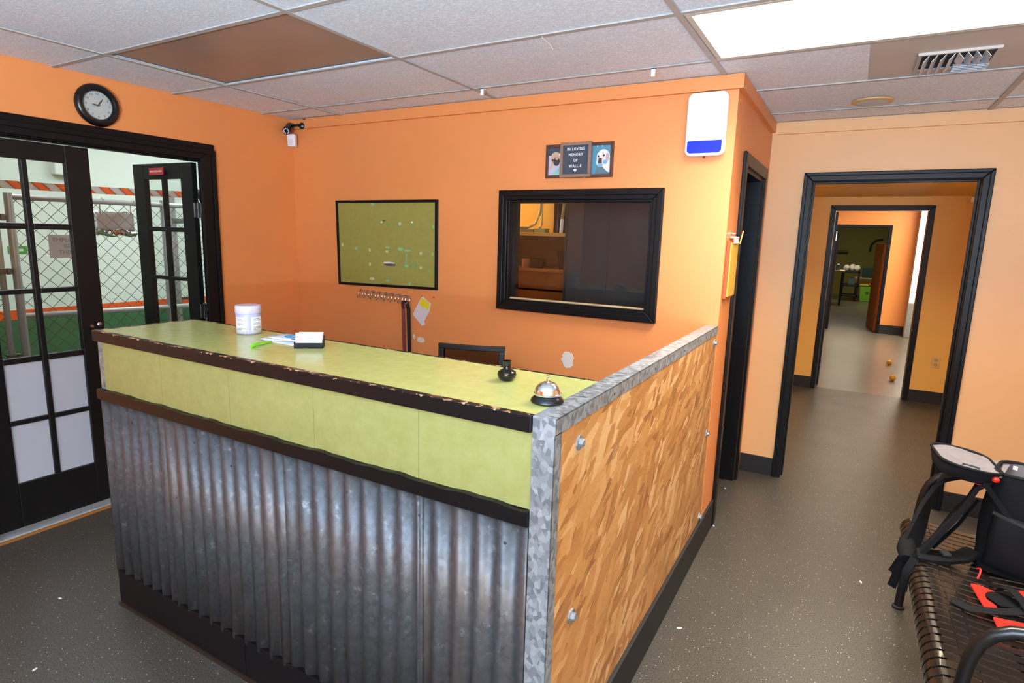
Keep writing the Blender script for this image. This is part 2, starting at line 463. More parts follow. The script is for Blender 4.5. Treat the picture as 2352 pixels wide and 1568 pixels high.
# spackle patches on the back wall
def blob(cx, cz, rx, rz, seed, n=22):
    rnd = random.Random(seed)
    return [(cx+rx*(1+rnd.uniform(-.16, .16))*math.cos(2*math.pi*k/n), cz+rz*(1+rnd.uniform(-.12, .12))*math.sin(2*math.pi*k/n)) for k in range(n)]
for (cx, cz, rx, rz, sd) in ((-1.348, .908, .037, .050, 1), (-2.405, .905, .032, .017, 2), (-2.462, .928, .010, .010, 3), (-2.459, .91, .006, .006, 4)):
    MB().prism(blob(cx, cz, rx, rz, sd), lambda a, b, d: (a, YB-d, b), 0, .0015).build('spackle_patch', M_PUTTY, wall_back)
# ---- side wall (return beside the counter) with its doorway
SY0, SY1, SZ = 3.355, 4.06, 1.985
w_ = MB()
w_.box(XS-.145, XS, YB+.12, SY0, 0, HC+.1); w_.box(XS-.145, XS, SY1, YF, 0, HC+.1); w_.box(XS-.145, XS, SY0, SY1, SZ, HC+.1)
w_.build('wall_side', M_WALL, kind=S)
# ---- far wall with the corridor doorway
FX0, FX1, FZ = -.278, .580, 1.987
w_ = MB()
w_.box(XS-.145, FX0-.02, YF, YF+.14, 0, HC+.1); w_.box(FX1+.02, XR+.12, YF, YF+.14, 0, HC+.1); w_.box(FX0-.02, FX1+.02, YF, YF+.14, FZ+.02, HC+.1)
w_.build('wall_far', M_WALLF, kind=S)
box('wall_right', M_WALLF, (XR, XR+.12, YFR-.12, YF, 0, HC+.1), kind=S)
# ---- front wall behind the camera with the shop window
w_ = MB()
GX0, GX1, GZ0, GZ1 = -.65, .95, .10, 2.05
w_.box(XL, GX0, YFR-.12, YFR, 0, HC+.1); w_.box(GX1, XR, YFR-.12, YFR, 0, HC+.1)
w_.box(GX0, GX1, YFR-.12, YFR, 0, GZ0); w_.box(GX0, GX1, YFR-.12, YFR, GZ1, HC+.1)
w_.build('wall_front', M_WALL, kind=S)
w_ = MB()
for x in (GX0, GX0+.78, GX1-.05): w_.box(x, x+.05, YFR-.09, YFR-.03, GZ0, GZ1)
w_.box(GX0, GX1, YFR-.09, YFR-.03, GZ0, GZ0+.05); w_.box(GX0, GX1, YFR-.09, YFR-.03, GZ1-.05, GZ1)
win1 = w_.build('window_1', M_BLACK, kind=S)
box('pane', M_GLASS, (GX0+.03, GX1-.03, YFR-.063, YFR-.057, GZ0+.03, GZ1-.03), win1)

# ---- suspended ceiling
box_c = MB().box(XL, XR, YFR, YB, HC+.05, HC+.1).box(XS, XR, YB, YF, HC+.05, HC+.1)
ceil = box_c.build('ceiling', M_TILES, kind=S)
GXS = [XL]+[x for x in (-3.066, -1.847, -.612, .565)]+[XR]
GYS = [YFR]+[1.5558-.6096*i for i in range(6, 0, -1)]+[1.5558, 2.165, 2.765, 3.375, 3.995]+[YF]
def tile_obj(x0, x1, y0, y1, m, z=0.0, name='tile'):
    return box(name, m, (x0+.006, x1-.006, y0+.006, y1-.006, HC+.004+z, HC+.018+z), ceil)
for j in range(len(GYS)-1):
    for i in range(len(GXS)-1):
        x0, x1, y0, y1 = GXS[i], GXS[i+1], GYS[j], GYS[j+1]
        if y0 >= YB-.3 and x1 <= XS+.1:
            if y0 < YB: y1 = YB
            else: continue
        if y0 > YB and x0 < XS: x0 = XS
        if abs(y0-2.165) < .01 and abs(x0+.612) < .01: continue         # ceiling light in view
        if abs(y0-GYS[3]) < .01 and abs(x0+.612) < .01: continue        # ceiling light behind the camera
        if abs(y0-1.5558) < .01 and abs(x0+3.066) < .01:
            tile_obj(x0+.006, x1-.006, y0+.006, y1-.006, M_BROWN, .006, 'brown_panel'); continue
        if abs(y0-2.765) < .02 and x0 > -.7 and x0 < 0:
            # short fissured tile, then the smooth panel that carries the diffuser
            tile_obj(XS-.07, -.0295, y0, y1, M_TILE)
            t = tile_obj(-.041, x1, y0, y1, M_TILES, .002, 'smooth_panel'); continue
        if y0 < YB < y1 and i == 2: y1 = YB
        tile_obj(x0, x1, y0, y1, M_TILE, random.uniform(0, .003))
for x in GXS[1:-1]:
    y1 = YB if x < XS else YF
    box('grid_bar', M_TBAR, (x-.012, x+.012, YFR, y1, HC-.002, HC+.004), ceil)
for y in GYS[1:-1]:
    x0 = XL if y < YB else XS
    if y > YB-.1 and y < YB: continue
    for i in range(len(GXS)-1):
        a, b = max(GXS[i], x0), GXS[i+1]
        if b <= a: continue
        box('grid_bar', M_TBAR, (a+(.012 if i else 0), b-.012, y-.012, y+.012, HC-.001, HC+.004), ceil)
# wall angle mouldings
# ---- fascia boards under the ceiling (back, side and far walls)
box('trim_1', M_WALL, (XL+.0, XS+.022, YB-.022, YB, 2.290, HC), kind=S)
box('trim_2', M_WALL, (XS, XS+.022, YB, YF-.022, 2.290, HC), kind=S)
box('trim_3', M_WALLF, (XS, XR, YF-.022, YF, 2.283, HC), kind=S)

def casing(name, m, fn, a0, a1, z1, wdt, th, sill=None, z0=0.0):
    """mitred door or window casing. fn(a,z,d): a along the wall, d out from it; (a0,a1,z1) inner edge."""
    e = MB()
    def piece(poly):
        # stepped profile: outer flat band and a thinner inner band
        e.prism(poly, fn, 0, th)
    if sill is None:
        piece([(a0-wdt, z0), (a0, z0), (a0, z1), (a0-wdt, z1+wdt)])
        piece([(a1, z0), (a1+wdt, z0), (a1+wdt, z1+wdt), (a1, z1)])
    else:
        piece([(a0-wdt, sill-wdt), (a0, sill), (a0, z1), (a0-wdt, z1+wdt)])
        piece([(a1, sill), (a1+wdt, sill-wdt), (a1+wdt, z1+wdt), (a1, z1)])
        piece([(a0-wdt, sill-wdt), (a1+wdt, sill-wdt), (a1, sill), (a0, sill)])
    piece([(a0-wdt, z1+wdt), (a0, z1), (a1, z1), (a1+wdt, z1+wdt)])
    return e.build(name, m, kind=S, bevel=.004)
fL = lambda a, z, d: (XL+d, a, z)
fB = lambda a, z, d: (a, YB-d, z)
fS = lambda a, z, d: (XS+d, a, z)
fF = lambda a, z, d: (a, YF-d, z)
def jamb(parent, m, b3, name='jamb'):
    e = MB()
    for b in b3: e.box(*b)
    return e.build(name, m, parent, bevel=.002)

# ---- french doors in the left wall
c1 = casing('trim_4', M_BLACK, fL, DY0-.004, DY1+.012, DZ+.006, .095, .018)
c1b = casing('trim_5', M_BLACK, lambda a, z, d: (XL+.018+d, a, z), DY0-.074, DY1+.082, DZ+.04, .028, .008)
jamb(c1, M_BLACK, [(XL-LT-.01, XL, DYJ, DYJ+.018, 0, DZ+.02), (XL-LT-.01, XL, DY0-.02, DY0, 0, DZ+.02), (XL-LT-.01, XL, DY0, DYJ, DZ, DZ+.02),
                   (XL-.03, XL-.018, DY0, DYJ, DZ-.008, DZ)])
box('threshold', mat('worn_threshold', srgb(150, 150, 152), .6, var=.15, vscale=14), (XL-.11, XL+.02, DY0, DY1, 0, .02), c1, bevel=.004)
box('threshold_edge', mat('ochre_threshold_edge', srgb(150, 98, 40), .6), (XL+.02, XL+.032, DY0-.05, DY1, 0, .012), c1)
ZR = [(.270, .575), (.600, .890), (.920, 1.238), (1.262, 1.558), (1.588, 1.897)]
def french_leaf(name, label, fn, W, z0, z1, knob=True, sign=None):
    """leaf drawn in (a: 0 free edge .. W hinge edge, z, d thickness 0..0.035)"""
    root = thing(name, label, 'door', fn(W/2, 0, .0175)[:2]+(0,), kind=S)
    T = .036; st = .112; mu = .026
    half = (W-2*st-mu)/2
    cols = [(st, st+half), (st+half+mu, W-st)]
    e = MB()
    e.prism([(0, z0), (st, z0), (st, z1), (0, z1)], fn, 0, T); e.build('stile', M_LEAF, root, bevel=.003)
    e = MB(); e.prism([(W-st, z0), (W, z0), (W, z1), (W-st, z1)], fn, 0, T); e.build('stile', M_LEAF, root, bevel=.003)
    e = MB(); e.prism([(st, z0), (W-st, z0), (W-st, ZR[0][0]), (st, ZR[0][0])], fn, 0, T); e.build('bottom_rail', M_LEAF, root, bevel=.003)
    e = MB(); e.prism([(st, ZR[-1][1]), (W-st, ZR[-1][1]), (W-st, z1), (st, z1)], fn, 0, T); e.build('top_rail', M_LEAF, root, bevel=.003)
    e = MB(); e.prism([(cols[0][1], ZR[0][0]), (cols[1][0], ZR[0][0]), (cols[1][0], ZR[-1][1]), (cols[0][1], ZR[-1][1])], fn, .003, T-.003); e.build('muntin', M_LEAF, root, bevel=.004)
    for r_ in range(4):
        for (a, b) in cols:
            e = MB(); e.prism([(a, ZR[r_][1]), (b, ZR[r_][1]), (b, ZR[r_+1][0]), (a, ZR[r_+1][0])], fn, .003, T-.003); e.build('muntin', M_LEAF, root, bevel=.004)
    for r_, (za, zb) in enumerate(ZR):
        for (a, b) in cols:
            e = MB(); e.prism([(a-.004, za-.004), (b+.004, za-.004), (b+.004, zb+.004), (a-.004, zb+.004)], fn, .015, .020)
            e.build('pane', M_FROST if r_ < 2 else M_DOORGLASS, root, label='frosted white pane' if r_ < 2 else None)
    return root
LW = .575
leafA = french_leaf('door_1', 'closed black french door leaf with frosted lower panes beside counter', lambda a, z, d: (XL-.055+d, 1.692-a, z), 1.692-DY0, .035, 1.985)
e = MB(); e.lathe([(.006, 0), (.012, .002), (.012, .008), (.005, .012)], (XL-.019, 1.665, 1.05), 12, 'x'); e.build('door_bolt', M_STEEL, leafA)
e = MB(); e.lathe([(.008, 0), (.010, .002), (.008, .005)], (XL-.019, 1.63, 1.042), 12, 'x'); e.build('latch_screw', M_STEEL, leafA)
leafB = french_leaf('door_2', 'open black french door leaf swung into kennel room with red sign', lambda a, z, d: (-4.277+a*.99707-d*.0765, 2.285+a*.0765+d*.99707, z), .587, .035, 1.996)
sg = box('sign_plate', mat('red_sign', srgb(150, 22, 28), .4), (-4.100, -3.940, 2.292, 2.300, 1.922, 1.966), leafB, bevel=.001)
text('sign_lettering', 'EMPLOYEES ONLY', .017, mat('sign_white', srgb(225, 190, 190), .6), (-4.020, 2.2915, 1.944), ROT_B, sg)
for z in (.35, 1.05, 1.70):
    MB().tube([(-3.686, 2.368-.012, z-.05), (-3.686, 2.368-.012, z+.05)], .009, 8).box(-3.70, -3.682, 2.330, 2.372, z-.045, z+.045).build('hinge', M_STEEL, leafB)
# ---- window in the back wall
cw = casing('trim_6', M_BLACK, fB, WX0-.0, WX1+.0, WZ1, .055, .020, sill=WZ0)
casing('trim_7', M_BLACK, lambda a, z, d: (a, YB-.020-d, z), WX0-.022, WX1+.022, WZ1+.022, .033, .007, sill=WZ0-.022)
win2 = MB().box(WX0, WX0+.012, YB-.012, YB+.12, WZ0, WZ1).box(WX1-.012, WX1, YB-.012, YB+.12, WZ0, WZ1).box(WX0+.012, WX1-.012, YB-.012, YB+.12, WZ1-.012, WZ1).box(WX0+.012, WX1-.012, YB-.012, YB+.12, WZ0, WZ0+.008).build('window_2', M_BLACK, kind=S, bevel=.002)
box('sill_strip', mat('sill_wood', srgb(190, 160, 120), .5), (WX0+.013, WX1-.013, YB+.016, YB+.030, WZ0+.008, WZ0+.016), win2)
box('pane', M_GLASS, (WX0+.013, WX1-.013, YB+.032, YB+.038, WZ0+.009, WZ1-.013), win2)
# ---- side doorway
cs = casing('trim_8', M_BLACK, fS, SY0, SY1, SZ, .066, .018)
jamb(cs, M_BLACK, [(XS-.16, XS, SY1-.02, SY1, 0, SZ), (XS-.16, XS, SY0, SY0+.02, 0, SZ), (XS-.16, XS, SY0+.02, SY1-.02, SZ-.02, SZ), (XS-.10, XS-.06, SY1-.032, SY1-.02, 0, SZ-.02)])
box('strike_plate', M_BRASS, (XS-.145, XS-.12, SY1-.024, SY1-.0195, .87, .93), cs)
# ---- corridor doorway
cf = casing('trim_9', M_BLACK, fF, FX0, FX1, FZ, .052, .020)
casing('trim_10', M_BLACK, lambda a, z, d: (a, YF-.02-d, z), FX0-.03, FX1+.03, FZ+.03, .022, .010)
jamb(cf, M_BLACK, [(FX0-.02, FX0, YF-.005, YF+.15, 0, FZ), (FX1, FX1+.02, YF-.005, YF+.15, 0, FZ), (FX0, FX1, YF-.005, YF+.15, FZ, FZ+.02),
                   (FX0, FX0+.012, YF+.05, YF+.085, 0, FZ), (FX1-.012, FX1, YF+.05, YF+.085, 0, FZ), (FX0+.012, FX1-.012, YF+.05, YF+.085, FZ-.012, FZ)])
# baseboards
box('baseboard_far', M_BLACKM, (XS+.0, FX0-.054, YF-.012, YF, 0, .125), kind=S, bevel=.003)
box('baseboard_far', M_BLACKM, (FX1+.054, XR, YF-.012, YF, 0, .125), kind=S, bevel=.003)
box('baseboard_left', M_BLACKM, (XL, XL+.012, DY1+.115, YB, 0, .125), kind=S, bevel=.003)
box('baseboard_back', M_BLACKM, (XL+.012, XP-.06, YB-.012, YB, 0, .125), kind=S, bevel=.003)
box('baseboard_side', M_BLACKM, (XP+.001, XP+.026, YC+.012, SY0-.07, 0, .165), kind=S, bevel=.003)

# ================================================================== RECEPTION COUNTER
ct = thing('reception_counter', 'chartreuse topped reception counter with corrugated metal front', 'counter', ((XCL+XP)/2, 1.37, 0))
XE = XP-.045                                    # where the counter meets the end panel
Y0 = YC+.006
MB().box(XCL+.02, XE, YC+.03, YC+.10, 0, ZT-.038).box(XCL+.02, XCL+.06, YC+.10, YT-.02, 0, ZT-.038).build('carcass', M_BLACKM, ct)
box('shelf', M_WOOD, (XCL+.06, XE, YC+.10, YT-.03, .70, .72), ct)
tp = box('worktop', M_LAM, (XCL+.012, XE, YC+.012, YT-.010, ZT-.036, ZT), ct)
box('front_edging', M_EDGE, (XCL, XE, YC-.010, YC+.012, ZT-.040, ZT+.0015), tp, bevel=.002)
box('back_edging', M_EDGE, (XCL, XE, YT-.010, YT, ZT-.040, ZT+.0015), tp, bevel=.002)
box('end_edging', M_EDGE, (XCL, XCL+.012, YC+.012, YT-.010, ZT-.040, ZT+.0015), tp, bevel=.002)
sx_ = [XCL+.032, -2.129, -1.738, -1.341, -.945, XE]
for a, b in zip(sx_[:-1], sx_[1:]):
    box('front_panel', M_LAM_SHADED, (a+.0006, b-.0006, YC+.008, YC+.030, .945, ZT-.040), ct)
MB().box(XCL+.010, XCL+.032, YC+.004, YC+.032, .948, ZT-.040).box(XCL+.010, XCL+.014, YC+.03, YC+.10, .155, ZT-.040).build('corner_angle', M_GALV, ct)
e = MB()
def railtop(x):
    return .946+.0022*math.sin(x*23)+.0015*math.sin(x*61)
xs = [XCL-.004+(XE-XCL+.004)*i/80 for i in range(81)]
for a, b in zip(xs[:-1], xs[1:]):
    e.prism([(a, .906), (b, .906), (b, railtop(b)), (a, railtop(a))], lambda p_, q, d: (p_, YC-.010+d, q), 0, .030)
e.build('middle_rail', M_EDGE, ct)
# corrugated sheets, each with its own phase and a slightly ragged lower edge
PER = .0668
shx = [XCL+.004, -2.105, -1.457, -.925, XE-.001]
for k in range(4):
    a, b = shx[k]-(.02 if k else 0), shx[k+1]
    nx = int((b-a)/PER*14)
    def fn(i, j, a=a, b=b, k=k):
        x = a+(b-a)*i
        zt_, zb_ = .908, .150+.006*math.cos(2*math.pi*x/PER)+.004*math.sin(x*9+k)
        return (x, YC+.008-.0015*(k % 2)-.0085*math.cos(2*math.pi*(x-shx[k])/PER+.6*k), zb_+(zt_-zb_)*j)
    MB().grid(nx, 1, fn).build('corrugated_sheet', M_CORR, ct, smooth=True, solid=.0012)
rv = MB().lathe([(.0045, 0), (.004, .0015), (.0015, .003)], (0, 0, 0), 8, '-y').build('nail_head', mat('nail_dark', srgb(52, 46, 44), .5), ct)
first = True
for (x, z) in [(-2.33, .84), (-2.1, .6), (-1.95, .84), (-1.7, .38), (-1.47, .84), (-1.45, .5), (-1.2, .84), (-1.18, .42), (-.93, .84), (-.92, .40), (-.68, .55), (-.66, .84), (-2.12, .32), (-1.72, .80), (-1.3, .30), (-2.45, .5), (-1.93, .33)]:
    k = round(x/PER)*PER
    if first:
        rv.location = Vector((k, YC-.0015, z))-WLOC[ct.name]; WLOC[rv.name] = Vector((k, YC-.0015, z)); first = False
    else:
        share(rv, 'nail_head', Vector((k, YC-.0015, z)), ct)
box('kick_board', M_BLACK, (XCL+.008, -1.72, YC-.001, YC+.022, 0, .158), ct, bevel=.002)
box('kick_board', M_BLACK, (-1.7185, XE, YC-.001, YC+.022, 0, .158), ct, bevel=.002)
box('kick_shoe', mat('dark_brown_shoe', srgb(42, 28, 20), .5), (XCL+.004, XE, YC-.008, YC-.001, 0, .014), ct)

# ---- end panel: strand board on a low wall with galvanised angle edges
ep = thing('counter_end_panel', 'strand board end panel of the counter framed in galvanised angle', 'panel', (XP-.02, 2.1, 0))
box('low_wall', M_WALL, (XP-.043, XP+.002, YC+.004, YB, 0, ZT-.002), ep)
box('strand_board', M_OSB, (XP+.002, XP+.012, YC+.03, YB-.004, .16, ZT-.028), ep)
MB().box(XP-.044, XP+.0145, YC, YB-.002, ZT-.002, ZT+.001).box(XP+.012, XP+.0145, YC, YB-.002, ZT-.040, ZT+.001).build('top_angle', M_GALV, ep, bevel=.0008)
MB().box(XP-.044, XP+.0145, YC-.002, YC+.001, .0, ZT+.001).box(XP+.012, XP+.0145, YC-.002, YC+.036, .0, ZT-.036).build('corner_angle', M_GALV, ep, bevel=.0008)
for y in (1.55, 1.95, 2.35, 2.75):
    MB().lathe([(.004, 0), (.004, .001), (.002, .002)], (XP+.0145, y, ZT-.022), 8, 'x').build('angle_screw', mat('screw_dark', srgb(60, 52, 46), .4) if y == 1.55 else MATS['screw_dark'], ep)
def bolt(y, z, sc):
    e = MB().lathe([(.020*sc, 0), (.020*sc, .003), (.019*sc, .004)], (XP+.012, y, z), 20, 'x')
    e.lathe([(.0115*sc, .004), (.0115*sc, .013*sc), (.010*sc, .0145*sc)], (XP+.012, y, z), 6, 'x')
    e.build('hex_bolt', M_GALV, ep)
bolt(1.315, 1.085, 1); bolt(1.318, .602, 1); bolt(2.965, 1.103, 1); bolt(2.968, .640, 1); bolt(2.968, .190, 1)

# ================================================================== CEILING FITTINGS
def troffer(label, x0, x1, y0, y1, z, strength, c=(1, .935, .81, 1), group=None):
    t = thing('ceiling_light', label, 'light', ((x0+x1)/2, (y0+y1)/2, z), group)
    f = .022
    MB().box(x0, x1, y0, y0+f, z, z+.02).box(x0, x1, y1-f, y1, z, z+.02).box(x0, x0+f, y0+f, y1-f, z, z+.02).box(x1-f, x1, y0+f, y1-f, z, z+.02).build('frame', M_CREAM, t, bevel=.002)
    box('diffuser', lens('lit_diffuser', strength, c), (x0+f, x1-f, y0+f, y1-f, z+.016, z+.020), t)
    return t
tm = troffer('glowing rectangular light panel in ceiling above the corridor doorway', -.598, .551, 2.179, 2.753, HC-.001, E_MAIN)
# the prismatic lens throws most of the tube light downwards
ld = bpy.data.lights.new('troffer_downlight', 'AREA'); ld.shape = 'RECTANGLE'; ld.size = 1.08; ld.size_y = .50; ld.energy = P_MAIN
ld.color = (1, .935, .81); ld.spread = R(130)
lo = bpy.data.objects.new('troffer_downlight', ld); col.objects.link(lo); lo.location = (-.0235, 2.466, HC+.012)
troffer('ceiling light panel behind the viewer', -.598, .551, GYS[3]+.012, GYS[4]-.012, HC-.001, E_REAR)
# air diffuser
M_VENT = mat('vent_paint', srgb(214, 212, 214), .45)
vt = thing('air_vent', 'white louvred air diffuser in smooth ceiling panel', 'vent', (.27, 3.14, HC-.02))
VX0, VX1, VY0, VY1 = .135, .405, 3.005, 3.265
MB().box(VX0, VX1, VY0, VY0+.014, HC-.004, HC+.006).box(VX0, VX1, VY1-.014, VY1, HC-.004, HC+.006).box(VX0, VX0+.014, VY0+.014, VY1-.014, HC-.004, HC+.006).box(VX1-.014, VX1, VY0+.014, VY1-.014, HC-.004, HC+.006).build('frame', M_TILES, vt)
box('throat', M_BLACKM, (VX0+.014, VX1-.014, VY0+.014, VY1-.014, HC+.003, HC+.0055), vt)
for k in range(8):
    x = VX0+.030+k*.0285
    Mx = Matrix.Translation((x, 0, HC-.014)) @ Matrix.Rotation(R(38 if k < 4 else -38), 4, 'Y')
    MB().box(-.001, .001, VY0+.016, VY1-.016 if k < 4 else VY0+.15, -.016, .016, 0, Mx).build('louvre', M_VENT, vt)
for k in range(4):
    y = VY0+.155+k*.026
    Mx = Matrix.Translation((0, y, HC-.016)) @ Matrix.Rotation(R(-58), 4, 'X')
    MB().box(VX0+.132, VX1-.018, -.001, .001, -.016, .016, 0, Mx).build('louvre', M_VENT, vt)
# recessed round speaker
sp = thing('ceiling_speaker', 'round white ceiling speaker with yellowed rim near corridor doorway', 'speaker', (0, 3.83, HC-.03))
MB().lathe([(.076, 0), (.088, .001), (.097, .005), (.100, .012), (.095, .013), (.076, .004), (.076, 0)], (-.005, 3.83, HC-.010), 40, caps=False).build('rim', mat('yellowed_plastic', srgb(205, 165, 110), .45), sp, smooth=True)
MB().lathe([(.076, 0), (.060, -.003), (.03, -.0045), (.0, -.005)], (-.005, 3.83, HC-.0085), 40).build('grille', mat('speaker_grille', srgb(206, 204, 204), .6, bump=.5, bscale=600), sp)
# small fixings hanging from the grid bars
MB().tube([(-1.137, 2.168, HC+.002), (-1.137, 2.165, HC-.006), (-1.130, 2.185, HC-.012), (-1.122, 2.215, HC-.022), (-1.12, 2.23, HC-.034)], .0022, 6).build('ceiling_hook', mat('hook_wire', srgb(200, 190, 175), .4), label='thin bent wire hook hanging from ceiling grid bar', cat='hook')
for (x, y, l) in ((-.876, 2.772, 'small white plastic clip on ceiling grid near the alarm box'), (-1.795, 2.776, 'small white plastic clip on ceiling grid above the green board')):
    MB().box(x-.009, x+.009, y-.016, y-.010, HC-.030, HC+.0).box(x-.009, x+.009, y-.016, y+.012, HC-.004, HC-.001).box(x-.008, x+.008, y-.018, y-.006, HC-.036, HC-.029).build('ceiling_clip', M_WHITE, label=l, cat='clip')

# ================================================================== LEFT WALL: clock
ck = thing('wall_clock', 'round black wall clock with white face above the french doors', 'clock', (XL, 1.741, 2.103))
CY, CZ = 1.741, 2.2085
MB().lathe([(.100, 0), (.107, .006), (.108, .016), (.103, .028), (.092, .036), (.080, .036), (.072, .028), (.069, .018)], (XL, CY, CZ), 48, 'x', caps=False).build('rim', M_BLACKP, ck, smooth=True)
face = MB().lathe([(.070, 0), (.070, .002)], (XL+.017, CY, CZ), 48, 'x').build('face', mat('clock_face', srgb(214, 206, 204), .5), ck)
M_INK = mat('dark_ink', srgb(70, 62, 64), .6)
for h in range(1, 13):
    a = R(90-30*h)
    text('numeral', str(h), .0165, M_INK, (XL+.0194, CY+.057*math.cos(a), CZ+.057*math.sin(a)), ROT_L, face)
ring = [(XL+.0193, CY+.040*math.cos(2*math.pi*k/48), CZ+.040*math.sin(2*math.pi*k/48)) for k in range(48)]
MB().tube(ring, .0003, 4, closed=True).build('dial_ring', mat('dial_line', srgb(170, 150, 150), .6), face)
def hand(name, deg, l, wd, m, tail=.008):
    a = R(deg); d = Vector((0, math.cos(a), math.sin(a))); n = Vector((0, -math.sin(a), math.cos(a))); c0 = Vector((XL+.022, CY, CZ))
    pts = [c0-d*tail-n*wd*.4, c0+d*l*.55-n*wd/2, c0+d*l, c0+d*l*.55+n*wd/2, c0-d*tail+n*wd*.4]
    e = MB(); e.add(pts+[q+Vector((.001, 0, 0)) for q in pts], [(4, 3, 2, 1, 0), (5, 6, 7, 8, 9)]+[(i, (i+1) % 5, 5+(i+1) % 5, 5+i) for i in range(5)])
    e.build(name, m, ck)
hand('hour_hand', 176, .034, .005, M_INK); hand('minute_hand', 54, .045, .006, mat('hand_bronze', srgb(120, 78, 56), .35, metal=.6)); hand('second_hand', 197, .040, .0016, mat('second_red', srgb(130, 60, 66), .5), .018)
MB().lathe([(.004, 0), (.004, .006), (.002, .007)], (XL+.020, CY, CZ), 12, 'x').build('hub', M_INK, ck)
MB().lathe([(.0705, 0), (.070, .0015)], (XL+.0275, CY, CZ), 40, 'x').build('cover_glass', M_GLASS, ck)

# ================================================================== CORNER: security camera and motion sensor
sc = thing('security_camera', 'small black bullet security camera in the wall corner', 'camera', (-3.46, YB-.06, 2.25))
MB().lathe([(.022, 0), (.024, .004), (.023, .010), (.012, .020), (.008, .045)], (-3.432, YB-.022, 2.306), 20, '-y').build('mount', M_BLACKP, sc, smooth=True)
a0 = Vector((-3.535, YB-.035, 2.312)); a1 = Vector((-3.486, YB-.115, 2.262))
MB().tube([(-3.432, YB-.06, 2.306), (-3.47, YB-.066, 2.306), (-3.52, YB-.055, 2.303)], .008, 8).build('arm', M_BLACKP, sc)
MB().tube([a0, a0.lerp(a1, .1), a0.lerp(a1, .8), a1], [.022, .027, .027, .025], 20).build('housing', M_BLACKP, sc, smooth=True)
dr = (a1-a0).normalized(); uu = dr.cross(Vector((0, 0, 1))).normalized(); ww = uu.cross(dr)
lens_p = MB().tube([a1+dr*.0005, a1+dr*.006], .0085, 14).build('lens', M_BLACKP, sc, smooth=True)
for k in range(9):
    a = R(-60+k*37)
    q = a1+dr*.001+uu*.0165*math.cos(a)+ww*.0165*math.sin(a)
    MB().tube([q, q+dr*.002], .0045, 8).build('led', mat('led_clear', srgb(210, 215, 225), .2) if k == 0 else MATS['led_clear'], sc)
MB().tube([a0, (-3.52, YB-.02, 2.33), (-3.49, YB-.012, 2.345), (-3.40, YB-.023, 2.3515)], .003, 6).build('cable', M_BLACKM, sc)
ms = thing('motion_sensor', 'white plastic motion sensor below the corner security camera', 'sensor', (-3.50, YB-.03, 2.165))
Ms = Matrix.Translation((-3.512, YB-.046, 2.168)) @ Matrix.Rotation(R(22), 4, 'Z')
e = MB(); pr_ = [(-.026, 0), (.026, 0), (.028, .02), (.028, .074), (.026, .085), (-.026, .085), (-.028, .074), (-.028, .02)]
e.prism(pr_, lambda a, b, d: Ms @ Vector((a, -d, b)), -.018, .018); e.build('case', M_WHITE, ms, bevel=.005)
e = MB(); e.prism([(-.018, .01), (.018, .01), (.018, .052), (-.018, .052)], lambda a, b, d: Ms @ Vector((a, -d, b)), .018, .0205); e.build('sensor_window', mat('milky_lens', srgb(220, 214, 226), .3), ms, bevel=.001)

# ================================================================== BACK WALL
gb = thing('pin_board', 'olive green pin board in a thin black frame', 'board', (-2.70, YB-.01, 1.235))
BX0, BX1, BZ0, BZ1 = -3.138, -2.266, 1.232, 1.800
Q = [(BX0, BZ1), (BX1, BZ1+.002), (BX1, BZ0+.010), (BX0+.012, BZ0-.006)]      # hangs a touch out of square
def bl(u, v_):   # bilinear on the board, u right, v up
    t = Vector(Q[0]).lerp(Vector(Q[1]), u); b = Vector(Q[3]).lerp(Vector(Q[2]), u); return b.lerp(t, v_)
M_OLIVE = mat('olive_board', srgb(150, 142, 66), .75, bump=.4, bscale=700, var=.05, vscale=30)
e = MB(); e.prism([tuple(bl(*q)) for q in ((.01, .02), (.99, .02), (.99, .98), (.01, .98))], fB, 0, .008); e.build('panel', M_OLIVE, gb)
fw, fh = .020, .030
for poly in ([(0, 0), (1, 0), (1-fw, fh), (fw, fh)], [(0, 1), (fw, 1-fh), (1-fw, 1-fh), (1, 1)], [(0, 0), (fw, fh), (fw, 1-fh), (0, 1)], [(1, 0), (1, 1), (1-fw, 1-fh), (1-fw, fh)]):
    e = MB(); e.prism([tuple(bl(*q)) for q in poly], fB, 0, .016); e.build('frame_bar', M_BLACK, gb, bevel=.0015)
M_TAPE = mat('tape_mint', srgb(132, 176, 128), .5); M_TAPE2 = mat('tape_pale', srgb(186, 190, 150), .5); M_TAPE3 = mat('tape_olive', srgb(122, 150, 84), .5)
rt = random.Random(4)
def scrap(px, py, wd, hg, m, name='tape_scrap'):
    u = (px-778)/(1001-778); v_ = 1-(py-467)/(655-467)
    c0 = bl(.02+.96*u, .03+.94*v_); n = 6
    pts = [(c0.x+wd/2*math.cos(2*math.pi*k/n+.5)*rt.uniform(.75, 1.15), c0.y+hg/2*math.sin(2*math.pi*k/n+.5)*rt.uniform(.75, 1.15)) for k in range(n)]
    e = MB(); e.prism(pts, fB, .008, .0092); e.build(name, m, gb)
